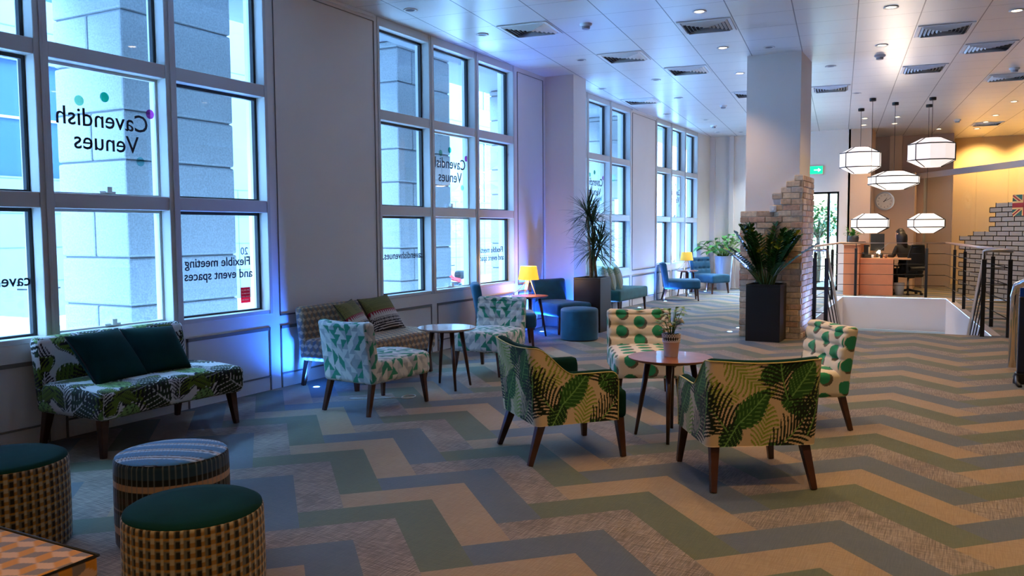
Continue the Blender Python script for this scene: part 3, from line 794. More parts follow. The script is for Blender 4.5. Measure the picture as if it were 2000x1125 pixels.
# ------------------------------------------------------------------ ceiling fixtures
CA = -.1191
def cell(x, y):
    """centre of the ceiling tile nearest to x, y"""
    la = x*math.cos(CA)-y*math.sin(CA); al = x*math.sin(CA)+y*math.cos(CA); T = .675
    la = (math.floor((la-.14)/T)+.5)*T+.14; al = (math.floor((al-10.03)/T)+.5)*T+10.03
    return la*math.cos(CA)+al*math.sin(CA), -la*math.sin(CA)+al*math.cos(CA)
def make_vent():
    t = thing('ceiling_vent', '', 'ceiling vent', (0, 0, CEIL), -CA+0)
    mb = MB(); a, b = .315, .275
    for q in ((-a, a, -a, -b), (-a, a, b, a), (-a, -b, -b, b), (b, a, -b, b)): mb.box(*q, -.012, -.001)
    bevel(mb.build('frame', M['white'], t), .003, 1)
    mb = MB(); mb.box(-b, b, -b, b, -.003, -.001); mb.build('dark_throat', M['blackm'], t)
    mb = MB()
    for i in range(6):
        r = b-.008-i*.043; r2 = r-.020
        for k in range(4):
            c, s = math.cos(k*PI/2), math.sin(k*PI/2); R = lambda x, y, z: (x*c-y*s, x*s+y*c, z)
            mb.add([R(-r, r, -.006), R(r, r, -.006), R(r2, r2, -.030), R(-r2, r2, -.030)], [(0, 1, 2, 3)])
            mb.add([R(-r, r, -.004), R(r, r, -.004), R(r2, r2, -.028), R(-r2, r2, -.028)], [(3, 2, 1, 0)])
    mb.build('louvres', M['white'], t)
    return t
VENTS = [(-4.64, 9.16, 'square ceiling vent right of the second window, nearest on the window side'), (-2.7, 10.05, 'square ceiling vent just left of the column, nearest of that row'),
         (-4.17, 11.3, 'square ceiling vent above the pier, second from the near window side'), (-3.63, 12.6, 'square ceiling vent left of the column beyond the nearest one there'),
         (-5.2, 15.0, 'square ceiling vent above the third window'), (-3.5, 15.4, 'square ceiling vent half hidden behind the left edge of the column'),
         (-.24, 11.71, 'square ceiling vent top right, nearest right of the column'), (.29, 13.08, 'square ceiling vent at the right edge of the picture, second nearest'),
         (-.58, 14.5, 'square ceiling vent right of the column above the high pendants'), (.54, 15.8, 'square ceiling vent at the far right edge, cut by the picture'),
         (-2.03, 15.6, 'small-looking ceiling vent immediately right of the column'), (.45, 23.0, 'ceiling vent over the glass partition at the far right')]
v0 = make_vent()
for i, (x, y, lab) in enumerate(VENTS):
    v = v0 if i == 0 else copy_tree(v0)
    cx_, cy_ = cell(x, y); v.location = (cx_, cy_, CEIL); v['label'] = lab; v['group'] = 'square ceiling air vents'
def downlight_obj(lit):
    t = thing('downlight', '', 'downlight', (0, 0, CEIL))
    mb = MB(); mb.lathe([(.075, -.001), (.080, -.004), (.078, -.010), (.055, -.008), (.050, -.002)], n=20); mb.build('bezel', M['white'], t)
    mb = MB(); mb.lathe([(.0505, -.0035), (.05, -.003)], n=20); mb.build('lens', M['lit_disc'] if lit else M['dark_disc'], t)
    return t
d_on = downlight_obj(True); d_off = downlight_obj(False)
ON = [(-2.66, 9.41, 'lit downlight left of the column, nearest of its row'), (-2.90, 11.41, 'lit downlight left of the column, second of its row'), (-3.13, 13.38, 'lit downlight beside the left edge of the column'),
      (-1.0, 12.34, 'lit downlight right of the column, above a smoke detector'), (.49, 11.17, 'lit downlight in the top right corner'), (.84, 19.06, 'lit downlight near the right edge above the partition, nearest'),
      (.60, 21.16, 'lit downlight above the partition, second of the diagonal row'), (.44, 22.35, 'lit downlight above the partition, third of the diagonal row'), (.28, 23.71, 'lit downlight above the partition, farthest of the diagonal row'),
      (-1.95, 20.19, 'lit downlight left of the pendants, upper of the pair'), (-2.09, 21.45, 'lit downlight left of the pendants, lower of the pair'),
      (-1.30, 20.30, 'lit downlight behind the middle pendant, upper of the pair'), (-1.43, 21.53, 'lit downlight behind the middle pendant, lower of the pair'), (-.55, 23.3, 'lit adjustable downlight over the reception chair')]
OFF = [(-5.33, 9.13), (-5.44, 7.74), (-4.89, 11.18), (-5.55, 13.6), (-4.46, 13.26), (-4.69, 15.25), (-5.55, 17.22), (-5.09, 18.57), (-5.44, 21.0), (-4.95, 21.35), (-2.35, 11.7), (-1.8, 13.51), (-1.73, 16.41)]
FAR_FILL = [(-3.45, 16.6), (-3.75, 18.4), (-3.3, 19.8), (-4.0, 20.2), (-4.25, 21.5)]   # added unseen fill lamps behind the column to brighten the far end
HID = FAR_FILL+[(-2.7, .5), (-2.3, -.6), (-2.45, 7.4), (-1.6, 6.0), (-1.0, 3.6), (-.75, 10.3), (-.5, 8.2), (-.3, 6.0), (-.1, 4.0), (.1, 2.0), (1.7, 9.0), (2.0, 6.6), (2.2, 4.2), (2.4, 1.8), (-1.5, -.8), (.6, -.6),
       (1.5, 13.5), (1.6, 16), (1.7, 18.5), (4.4, 3), (4.4, 7), (4.4, 11), (4.4, 16)]
def place(proto, first, x, y, lab, grp):
    o = proto if first else copy_tree(proto); o.location = (x, y, CEIL); o['label'] = lab; o['group'] = grp
for i, (x, y, lab) in enumerate(ON+[(a, b, 'unseen lit ceiling downlight') for a, b in HID]):
    place(d_on, i == 0, x, y, lab, 'lit ceiling downlights')
    is_fill = (x, y) in FAR_FILL
    light('downlight_lamp', 'SPOT', (x, y, CEIL-.04), DL_POWER*(3.2 if is_fill else (1.0 if i >= len(ON) and y < 11 else 1)), (.80, .88, 1.0) if is_fill else WARM, spot_size=math.radians(96), spot_blend=.9, shadow_soft_size=.05)
for i, (x, y) in enumerate(OFF): place(d_off, i == 0, x, y, 'unlit recessed ceiling downlight, a small dark disc in a ceiling tile', 'unlit ceiling downlights')
SM = [(-4.0, 9.3, 'round smoke detector between the two nearest vents'), (-4.21, 16.64, 'smoke detector on the ceiling left of the column, nearer'), (-1.08, 13.04, 'smoke detector right of the column below a lit downlight'),
      (.66, 15.13, 'smoke detector at the right edge of the ceiling'), (-5.2, 19.68, 'smoke detector far left of the column, farther'), (-.14, 21.59, 'smoke detector over the glass partition')]
s0 = thing('smoke_detector', '', 'smoke detector', (0, 0, CEIL))
mb = MB(); mb.lathe([(.075, 0), (.075, -.012), (.06, -.03)], n=20); mb.build('base', M['white'], s0)
mb = MB(); mb.lathe([(.05, -.03), (.046, -.06), (.02, -.066)], n=12, smooth=False); mb.build('sensor_head', mat('grey_plastic', (170, 172, 178), .5), s0)
for i, (x, y, lab) in enumerate(SM):
    o = s0 if i == 0 else copy_tree(s0); o.location = (x, y, CEIL); o['label'] = lab; o['group'] = 'ceiling smoke detectors'

# blue floor uplights
UPL = [(-5.62, 6.28, 'blue floor uplight beside the hexagon-patterned sofa'), (-5.62, 11.35, 'blue floor uplight under the lamp table by the blue wall'), (-5.62, 14.0, 'blue floor uplight under the near leg of the green bench'), (-5.62, 15.75, 'floor uplight beyond the end of the green bench'),
       (-5.62, 17.4, 'floor uplight beside the nearer far teal chair'), (-5.62, 19.3, 'floor uplight under the far side table'), (-5.62, 20.6, 'floor uplight behind the farthest teal chair'),
       (-3.04, 12.55, 'floor uplight left of the brick column base, nearer'), (-3.04, 13.1, 'floor uplight left of the brick column base, farther'), (-1.50, 12.6, 'floor uplight right of the column'), (-5.2, 11.95, 'blue floor uplight at the foot of the pier')]
u0 = thing('floor_uplight', '', 'floor light', (0, 0, 0))
mb = MB(); mb.lathe([(.045, .0005), (.045, .004), (.034, .006), (.030, .0045)], n=20); mb.build('bezel', M['steel'], u0)
mb = MB(); mb.lathe([(.0305, .005), (.030, .006)], n=20); mb.build('lens', M['up_disc'], u0)
for i, (x, y, lab) in enumerate(UPL):
    o = u0 if i == 0 else copy_tree(u0); o.location = (x, y, 0); o['label'] = lab; o['group'] = 'small floor uplights'
    aim = Vector((-.10, 0, 1)) if x < -5.3 else (Vector((.12, 0, 1)) if x < -2.9 else (Vector((-.22, 0, 1)) if x > -2 else Vector((-.1, .16, 1))))
    near = y < 12.2 and x < -5; pw = UP_POWER*((8 if y > 11 else 3.2) if near else (2 if x > -2 else 1.8))
    light('uplight_lamp', 'SPOT', (x, y, .02), pw, (.02, .15, 1.0) if near else ((.10, .28, 1.0) if x < -5 else (.22, .38, 1.0)), spot_size=math.radians(150), spot_blend=1.0, shadow_soft_size=.03, rot=(-aim).to_track_quat('Z', 'Y').to_euler() if False else aim.to_track_quat('-Z', 'Y').to_euler())

# pendants
M['paper'] = mat('lit_paper_shade', (240, 236, 232), .7, emit=(255, 236, 226), es=LANTERN_EMIT*.6, noise=(6, .04))
M['paper_hot'] = mat('bright_lit_paper_shade', (245, 240, 235), .7, emit=(255, 238, 222), es=LANTERN_EMIT)
def pendant(x, y, z0, z1, wd, band, hot, lab, cone=.26):
    t = thing('lantern_pendant', lab, 'pendant light', (x, y, CEIL), .3, 'white paper lantern pendants')
    mb = MB(); mb.lathe([(.06, -.001), (.06, -.05), (.055, -.055)], n=24); mb.build('ceiling_cap', M['black'], t)
    mb = MB(); mb.tube([(0, 0, -.05), (0, 0, z1-CEIL)], .0045, 6); mb.build('cord', M['black'], t)
    R = wd/2; h = z1-z0; zb1 = z1-CEIL-(h-band)/2; zb0 = zb1-band; ZT = z1-CEIL; ZB = z0-CEIL; r = R*.42
    n = 10; mb = MB(); ring = lambda rr, z: [(rr*math.cos(2*PI*i/n), rr*math.sin(2*PI*i/n), z) for i in range(n)]
    vs = ring(r, ZB)+ring(R*.985, zb0)+ring(R, zb0)+ring(R, zb1)+ring(R*.985, zb1)+ring(r, ZT)
    fs = [(j*n+i, j*n+(i+1) % n, (j+1)*n+(i+1) % n, (j+1)*n+i) for j in range(5) for i in range(n)]+[tuple(range(n))[::-1], tuple(range(5*n, 6*n))]
    mb.add(vs, fs); sh = mb.build('shade', M['paper_hot'] if hot else M['paper'], t)
    mb = MB()
    for z in (zb0, zb1): p = ring(R+.002, z); mb.tube(p+[p[0]], .011, 5)
    for i in range(0, n, 3):
        q = [(rr*math.cos(2*PI*i/n), rr*math.sin(2*PI*i/n), z) for rr, z in ((r, ZB), (R+.002, zb0), (R+.002, zb1), (r, ZT))]; mb.tube(q, .010, 5)
    mb.build('wire_ribs', M['black'], t)
    light('pendant_lamp', 'POINT', (x, y, (z0+z1)/2+h*.0), 60 if hot else 45, (1, .80, .62), shadow_soft_size=R*.7)
pendant(-1.53, 17.21, 1.46, 1.83, .68, .155, True, 'low flattened white lantern pendant above the reception desk counter')
pendant(-1.86, 18.53, 2.68, 3.21, .80, .29, False, 'high white lantern pendant, leftmost, with tall drum band')
pendant(-1.19, 17.99, 2.31, 2.66, .95, .14, True, 'wide shallow white lantern pendant above the wall clock')
pendant(-.53, 17.67, 2.70, 3.24, .84, .30, False, 'highest white lantern pendant, rightmost, with tall drum band')
pendant(-.62, 18.64, 1.45, 1.84, .70, .15, True, 'low flattened white lantern pendant in front of the seated receptionist, right')

# ------------------------------------------------------------------ furniture
def leg(parent, top, bot, s0=.024, s1=.014, m='dwood', name='leg'):
    mb = MB(); mb.taper(bot, top, s1, s0); return bevel(mb.build(name, M[m], parent), .004, 2)
def side_chair(name, label, cat, loc, rz, group, pattern=None, material=None, wd=.58, tuft=None, depth=.78, wide=False, back_h=.54, sw=None, res=.006):
    t = thing(name, label, cat, loc, rz, group)
    hw = wd/2; yb = -depth/2; yf = depth/2
    def dseat(Q, P):
        Q = Q.copy(); top = Q[:, 2] > .40
        Q[:, 2] += np.where(top, .018*np.cos(np.clip(Q[:, 0]/hw, -1, 1)*PI/2)*np.clip((Q[:, 2]-.40)/.06, 0, 1), 0); return Q
    upholstered('seat', (wd+(sw or 0), depth-.06, .20), .045, (0, .03, .36), t, pattern, material, res, dseat)
    H = back_h
    def dback(Q, P):
        Q = Q.copy(); k = np.clip((Q[:, 2]-.26)/H, 0, 1)
        front = P[:, 1] > .02
        if tuft:
            nx, nz = tuft
            for i in range(nx):
                for j in range(nz):
                    if (i+j) % 2 and tuft != (3, 3): pass
                    bx = (i+.5)/nx*wd-hw; bz = .50+(j+.5)/nz*(H-.24)
                    d2 = ((Q[:, 0]-bx)/.045)**2+((Q[:, 2]-bz)/.035)**2
                    Q[:, 1] -= np.where(front, .028*np.exp(-d2), 0)
            for j in range(nz):
                bz = .50+(j+.5)/nz*(H-.24); Q[:, 1] -= np.where(front, .012*np.exp(-((Q[:, 2]-bz)/.014)**2), 0)
            Q[:, 1] += np.where(front, .010, 0)
        Q[:, 1] -= .10*k**1.3
        Q[:, 1] += .03*(Q[:, 0]/hw)**2*k
        Q[:, 2] -= .012*(1-(Q[:, 0]/hw)**2)*(k > .9)*k
        return Q
    upholstered('backrest', (wd, .115, H), .04, (0, yb+.06, .26+H/2), t, pattern, material, res, dback)
    for sx in (-1, 1):
        leg(t, (sx*(hw-.05), yf-.07, .27), (sx*(hw-.025), yf-.045, 0))
        leg(t, (sx*(hw-.05), yb+.05, .27), (sx*(hw-.03), yb-.02, 0), .024, .016)
    return t
side_chair('patterned_chair', 'green and white triangle-print chair seen from behind, left of the pale round table', 'chair', (-4.53, 5.87, 0), -.09, 'triangle-print side chairs', pat_geo)
side_chair('patterned_chair', 'green and white triangle-print chair facing the camera, right of the pale round table', 'chair', (-4.55, 7.88, 0), PI+.12, 'triangle-print side chairs', pat_geo, tuft=(4, 3))
side_chair('dotted_chair', 'cream chair with green dots facing the camera behind the flower pot', 'chair', (-2.50, 7.13, 0), PI+.47, 'green-dotted side chairs', pat_dots, tuft=(3, 3), wd=.60)
side_chair('dotted_chair', 'cream chair with green dots turned sideways, right of the palm-print armchair', 'chair', (-1.20, 6.72, 0), math.radians(126), 'green-dotted side chairs', pat_dots, tuft=(3, 3), wd=.62)
VT = M['velvet_teal']
side_chair('velvet_chair', 'teal velvet chair between the yellow lamp and the blue-lit wall', 'chair', (-5.36, 11.52, 0), math.radians(-122), 'teal velvet chairs', material=VT, res=.02, wd=.60)
side_chair('velvet_chair', 'teal velvet chair seen edge-on under the second window, behind the triangle-print chair', 'chair', (-5.36, 9.74, 0), math.radians(-58), 'teal velvet chairs', material=VT, res=.02, back_h=.60)
side_chair('velvet_chair', 'far teal velvet chair in side view, left of the far lamp table', 'chair', (-5.40, 17.85, 0), math.radians(-68), 'teal velvet chairs', material=VT, res=.02, back_h=.58)
side_chair('velvet_chair', 'farthest teal velvet chair, behind the far yellow lamp beside the silver planter', 'chair', (-5.38, 20.2, 0), math.radians(-122), 'teal velvet chairs', material=VT, res=.02, back_h=.62, tuft=(4, 2))

def sofa(name, label, loc, rz, wd, pattern, curve=.0):
    t = thing(name, label, 'sofa', loc, rz); hw = wd/2; D = .78
    def bow(Q, P):
        Q = Q.copy(); Q[:, 1] += curve*((Q[:, 0]/hw)**2)-curve*.5; top = Q[:, 2] > .40
        Q[:, 2] += np.where(top, .02*np.cos(np.clip(Q[:, 1]/.36, -1, 1)*PI/2)*np.clip((Q[:, 2]-.40)/.06, 0, 1), 0); return Q
    upholstered('seat', (wd, D-.08, .21), .05, (0, .03, .365), t, pattern, None, .007, bow)
    def db(Q, P):
        Q = Q.copy(); k = np.clip((Q[:, 2]-.26)/.54, 0, 1); Q[:, 1] -= .07*k; Q[:, 1] += curve*((Q[:, 0]/hw)**2)-curve*.5; return Q
    upholstered('backrest', (wd, .115, .54), .045, (0, -D/2+.08, .53), t, pattern, None, .007, db)
    for sx in (-1, 1):
        leg(t, (sx*(hw-.07), D/2-.09, .28), (sx*(hw-.045), D/2-.06, 0), .032, .018); leg(t, (sx*(hw-.07), -D/2+.09, .28), (sx*(hw-.05), -D/2+.03, 0), .032, .018)
    return t
sofa('leaf_print_sofa', 'black, white and green jungle-print sofa under the near window', (-5.47, 4.19, 0), -PI/2, 1.28, pat_tropic, .05)
sofa('cube_print_sofa', 'tan and grey tumbling-block print sofa against the wall between the windows', (-5.45, 6.93, 0), -PI/2, 1.36, pat_hex, .02)

def cushion(name, label, loc, rot, size=.44, thick=.15, pattern=None, material=None, group=None, piping='piping', res=.012, shape=0):
    n = int(size/res); h = size/2; u = np.linspace(-1, 1, n+1); A, B = np.meshgrid(u, u, indexing='ij')
    pin = 1-.07*(A**2*B**2)**.0*(np.abs(A)**2+np.abs(B)**2-2*np.abs(A*B)**2)*.9
    X = A*h*(1-.09*(1-B**2)*np.abs(A)**3); Y = B*h*(1-.09*(1-A**2)*np.abs(B)**3)
    T = thick/2*((1-A**2)*(1-B**2))**.42
    if shape: # slouch
        T = T*(1+.25*np.sin(A*3+B*2))
    P1 = np.stack([X, T, Y], -1).reshape(-1, 3); P2 = np.stack([X, -T, Y], -1).reshape(-1, 3)
    idx = np.arange((n+1)**2).reshape(n+1, n+1)
    q = np.stack([idx[:-1, :-1], idx[1:, :-1], idx[1:, 1:], idx[:-1, 1:]], -1).reshape(-1, 4)
    # weld the rim
    mp = np.arange(2*(n+1)**2); rim = np.zeros((n+1, n+1), bool); rim[0] = rim[-1] = True; rim[:, 0] = rim[:, -1] = True
    mp[(n+1)**2:][rim.ravel()] = idx[rim]
    P = np.concatenate([P1, P2]); F = np.concatenate([q[:, ::-1], mp[q+(n+1)**2]])
    used, inv = np.unique(F, return_inverse=True); F = inv.reshape(F.shape); P = P[used]
    me = np_mesh(name, P, F)
    if pattern is not None: c = P[F]; paint(me, pattern(c[..., 0].ravel(), c[..., 2].ravel())); material = M['weave']
    t = thing(name, label, 'cushion', loc, 0, group); t.rotation_euler = rot
    obj('cover', me, material, t)
    rp = [Vector(P1[i]) for i in list(idx[0, :])+list(idx[:, -1])[1:]+list(idx[-1, ::-1])[1:]+list(idx[::-1, 0])[1:]]
    mb = MB(); mb.tube(rp[::2]+[rp[0]], .0045, 5); mb.build('piping', M[piping], t)
    return t
# local Y is the cushion's thickness; lean against backs that face +X
def lean(z, yaw, tilt=.30, roll=0): return Euler((0, 0, 0)) if False else (Matrix.Rotation(yaw, 3, 'Z') @ Matrix.Rotation(tilt, 3, 'X') @ Matrix.Rotation(roll, 3, 'Y')).to_euler()
VG = M['velvet_green']
cushion('cushion', 'bottle green velvet cushion on the left of the jungle-print sofa', (-5.48, 3.90, .64), lean(0, -PI/2+.08, .70, .03), .46, .20, material=VG, group='velvet cushions on the jungle-print sofa')
cushion('cushion', 'bottle green velvet cushion on the right of the jungle-print sofa', (-5.49, 4.33, .635), lean(0, -PI/2-.10, .70, -.04), .44, .20, material=VG, group='velvet cushions on the jungle-print sofa')
cushion('cushion', 'olive and red zigzag cushion on the left of the tumbling-block sofa', (-5.50, 6.74, .65), lean(0, -PI/2+.2, .62, .08), .42, .14, pat_zigzag, group='zigzag cushions on the tumbling-block sofa', res=.006)
cushion('cushion', 'olive and red zigzag cushion on the right of the tumbling-block sofa', (-5.50, 7.20, .66), lean(0, -PI/2-.2, .62, .08), .44, .15, pat_zigzag, group='zigzag cushions on the tumbling-block sofa', res=.006)

def armchair(label, loc, rz):
    t = thing('palm_print_armchair', label, 'armchair', loc, rz, 'palm-print armchairs')
    HW, YB_, YF = .335, -.31, .285; rc = .045
    # plan path: left front -> left back corner -> right back corner -> right front
    pts = []
    def seg(a, b, n): return [(a[0]+(b[0]-a[0])*i/n, a[1]+(b[1]-a[1])*i/n) for i in range(n)]
    arc = lambda cx, cy, a0, a1, n: [(cx+rc*math.cos(a0+(a1-a0)*i/n), cy+rc*math.sin(a0+(a1-a0)*i/n)) for i in range(n)]
    st = .005
    pts += seg((-HW, YF), (-HW, YB_+rc), int((YF-YB_)/st)); pts += arc(-HW+rc, YB_+rc, PI, 1.5*PI, 12)
    pts += seg((-HW+rc, YB_), (HW-rc, YB_), int(2*HW/st)); pts += arc(HW-rc, YB_+rc, 1.5*PI, 2*PI, 12)
    pts += seg((HW, YB_+rc), (HW, YF), int((YF-YB_)/st))+[(HW, YF)]
    pts = np.array(pts); N = len(pts)
    s = np.concatenate([[0], np.cumsum(np.linalg.norm(np.diff(pts, axis=0), axis=1))])
    dirs = np.gradient(pts, axis=0); dirs /= np.linalg.norm(dirs, axis=1, keepdims=True)
    nin = np.stack([-dirs[:, 1], dirs[:, 0]], 1)          # towards the seat
    y = pts[:, 1]
    def smooth(e0, e1, x): k = np.clip((x-e0)/(e1-e0), 0, 1); return k*k*(3-2*k)
    top = .595+.185*smooth(-.04, -.27, y)
    onback = (np.abs(pts[:, 0]) < HW-rc)
    top = np.where(onback, .785-.022*np.cos(np.clip(pts[:, 0]/HW, -1, 1)*PI/2), top)
    d_end = np.minimum(s, s[-1]-s); top = top-.06*(1-np.sqrt(np.clip(1-(1-np.clip(d_end/.06, 0, 1))**2, 0, 1)))
    bot = np.full(N, .262)
    NZ = 104; kz = np.linspace(0, 1, NZ)
    def surf(off):
        Z = bot[:, None]+(top-bot)[:, None]*kz[None]
        X = pts[:, 0:1]+nin[:, 0:1]*off+0*Z; Y = pts[:, 1:2]+nin[:, 1:2]*off+0*Z
        k = np.clip((Z-.26)/.53, 0, 1); back = smooth(.05, -.31, Y)
        Y = Y-.055*k*back; X = X*(1+.035*k)
        return np.stack([X, Y, Z], -1)
    A = surf(0); idx = np.arange(N*NZ).reshape(N, NZ)
    q = np.stack([idx[:-1, :-1], idx[1:, :-1], idx[1:, 1:], idx[:-1, 1:]], -1).reshape(-1, 4)
    Bk = surf(.012); q2 = (q+N*NZ)[:, ::-1]
    rim = []
    for a in (idx[:, -1], idx[:, 0][::-1], idx[0, :][::-1]*1, idx[-1, :]): rim.append(np.stack([a[:-1], a[1:], a[1:]+N*NZ, a[:-1]+N*NZ], -1)[:, ::-1])
    P = np.concatenate([A.reshape(-1, 3), Bk.reshape(-1, 3)]); F = np.concatenate([q, q2]+rim)
    me = np_mesh('outer_shell', P, F)
    S2 = np.repeat(s[:, None], NZ, 1).ravel(); Z2 = A[..., 2].ravel(); S2 = np.concatenate([S2, S2]); Z2 = np.concatenate([Z2, Z2])
    paint(me, pat_palm(S2[F].ravel()+.08, Z2[F].ravel()-.20))
    obj('outer_shell', me, M['weave'], t)
    # velvet inner padding
    K = 16; stp = 6; ii = list(range(0, N, stp))+[N-1]; vs = []; ring = []
    th = .062
    prof = [(.013, 0), (.013, 1), (.016, 1.02), (.030, 1.035), (.050, 1.03), (.066, 1.0), (th+.010, .9), (th+.012, .5), (th, 0)]
    rings = []
    for i in ii:
        e = 1-.9*(1-math.sqrt(max(0, 1-(1-min(1, d_end[i]/.05))**2)))
        r = []
        for off, kk in prof:
            z = bot[i]+.02+(top[i]-bot[i]-.02)*min(kk, 1)+max(0, kk-1)*.35
            o_ = .013+(off-.013)*e
            x_, y_ = pts[i]+nin[i]*o_; k = min(max((z-.26)/.53, 0), 1); kb = min(max((.05-y_)/.36, 0), 1); kb = kb*kb*(3-2*kb)
            r.append((x_*(1+.035*k), y_-.055*k*kb, z))
        rings.append(r)
    m_ = len(prof); vs = [p for r in rings for p in r]; fs = [(j*m_+i, (j+1)*m_+i, (j+1)*m_+(i+1) % m_, j*m_+(i+1) % m_) for j in range(len(rings)-1) for i in range(m_)]
    fs += [tuple(range(m_)), tuple(range((len(rings)-1)*m_, len(rings)*m_))[::-1]]
    mb = MB(); mb.add(vs, fs, 0, True); mb.build('inner_padding', VG, t)
    mb = MB(); mb.tube([tuple(A[i, -1]) for i in range(0, N, 4)]+[tuple(A[-1, -1])], .004, 6); mb.build('piping', M['welt'], t)
    mb = MB(); mb.tube([tuple(A[0, j]) for j in range(0, NZ, 6)], .004, 6); mb.tube([tuple(A[-1, j]) for j in range(0, NZ, 6)], .004, 6); mb.build('piping', M['welt'], t)
    def ds(Q, P):
        Q = Q.copy(); Q[:, 2] += np.where(Q[:, 2] > .42, .02*np.cos(np.clip(Q[:, 0]/.27, -1, 1)*PI/2), 0); return Q
    upholstered('seat', (.52, .62, .21), .05, (0, .07, .37), t, None, VG, .02, ds)
    upholstered('seat_front', (.655, .075, .20), .035, (0, .325, .365), t, None, VG, .02)
    for sx in (-1, 1):
        leg(t, (sx*.285, .315, .27), (sx*.315, .335, 0), .028, .017); leg(t, (sx*.275, -.255, .27), (sx*.305, -.345, 0), .028, .017)
    return t
armchair('palm-print armchair with green velvet inside, left of the round wooden table', (-2.447, 5.22, 0), math.radians(-41.6))
armchair('palm-print armchair seen squarely from behind, right of the round wooden table', (-1.17, 5.21, 0), math.radians(33))

# tables
def round_table(label, loc, r, h, top='walnut', legs=4, rot=.3, splay=.2, nm='round_table', edge='palewood'):
    t = thing(nm, label, 'table', loc, rot, 'round side tables')
    mb = MB(); mb.lathe([(r-.03, h-.022), (r, h-.008), (r, h-.001), (r-.002, h)], n=64); o = mb.build('tabletop', M[top], t)
    mb = MB(); mb.lathe([(r*.62, h-.040), (r*.62, h-.021)], n=32); mb.build('underframe', M['dwood'], t)
    for i in range(legs):
        a = 2*PI*i/legs; ca, sa = math.cos(a), math.sin(a); mb = MB()
        mb.taper((ca*(r*.60+splay*.35), sa*(r*.60+splay*.35), 0), (ca*r*.52, sa*r*.52, h-.03), .012, .024, n=14, smooth=True); mb.build('leg', M['dwood'], t)
    return t
round_table('round walnut table carrying the white flower pot, between the palm-print armchairs', (-1.88, 5.95, 0), .31, .60, rot=.25)
M['pale_top'] = mat('pale_grey_wood_top', (196, 170, 156), .22, coat=.5)
round_table('round side table with pale sheen between the two triangle-print chairs', (-4.45, 6.87, 0), .29, .60, top='pale_top', rot=.9)
round_table('round side table carrying the near yellow lamp, by the blue wall', (-5.53, 10.78, 0), .27, .60, rot=.5)
round_table('small far side table carrying the far yellow lamp', (-5.62, 19.05, 0), .25, .60, rot=.2)

# yellow table lamps
M['shade'] = mat('lit_yellow_fabric_shade', (236, 176, 70), .8, emit=(255, 170, 40), es=.45)
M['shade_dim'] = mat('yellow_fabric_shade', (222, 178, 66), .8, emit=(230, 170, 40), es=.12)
M['yellow_wire'] = mat('yellow_wire_enamel', (226, 204, 90), .4)
def table_lamp(label, loc, lit, sc=1.0):
    t = thing('table_lamp', label, 'lamp', loc, .2, 'yellow table lamps')
    mb = MB(); n = 40; prof = [(.155, .235), (.152, .24), (.118, .43), (.112, .43), (.146, .236)]
    vs = [(r*math.cos(2*PI*k/n), r*math.sin(2*PI*k/n), z) for r, z in prof for k in range(n)]
    mb.add(vs, [(i*n+k, i*n+(k+1) % n, ((i+1) % 5)*n+(k+1) % n, ((i+1) % 5)*n+k) for i in range(5) for k in range(n)], 0, True)
    mb.lathe([(.112, .425), (.02, .428)], n=n)
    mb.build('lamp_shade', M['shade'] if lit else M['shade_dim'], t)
    for i in range(3):
        a = 2*PI*i/3+.4; ca, sa = math.cos(a), math.sin(a); px_, py_ = -sa*.018, ca*.018
        mb = MB(); mb.tube([(ca*.02+px_, sa*.02+py_, .25), (ca*.10+px_*.6, sa*.10+py_*.6, .02), (ca*.105, sa*.105, .004), (ca*.10-px_*.6, sa*.10-py_*.6, .02), (ca*.02-px_, sa*.02-py_, .25)], .0035, 6); mb.build('wire_leg', M['yellow_wire'], t)
    mb = MB(); mb.lathe([(.025, .24), (.025, .30), (.012, .34)], n=14); mb.build('lamp_holder', M['yellow_wire'], t)
    mb = MB(); mb.tube([(0, 0, .24), (-.04, -.03, .20), (-.10, -.08, .11), (-.19, -.16, .03), (-.24, -.21, .004)], .004, 6); mb.build('cable', M['yellow_wire'], t)
    if lit: light('table_lamp_bulb', 'POINT', (loc[0], loc[1], loc[2]+.47), 3.0, (1, .62, .25), shadow_soft_size=.05); light('table_lamp_bulb', 'POINT', (loc[0], loc[1], loc[2]+.20), 2.0, (1, .62, .25), shadow_soft_size=.05)
table_lamp('lit yellow table lamp with wire legs on the table by the blue wall', (-5.55, 10.78, .60), True)
table_lamp('yellow table lamp on the far side table near the farthest window', (-5.64, 19.05, .60), False)

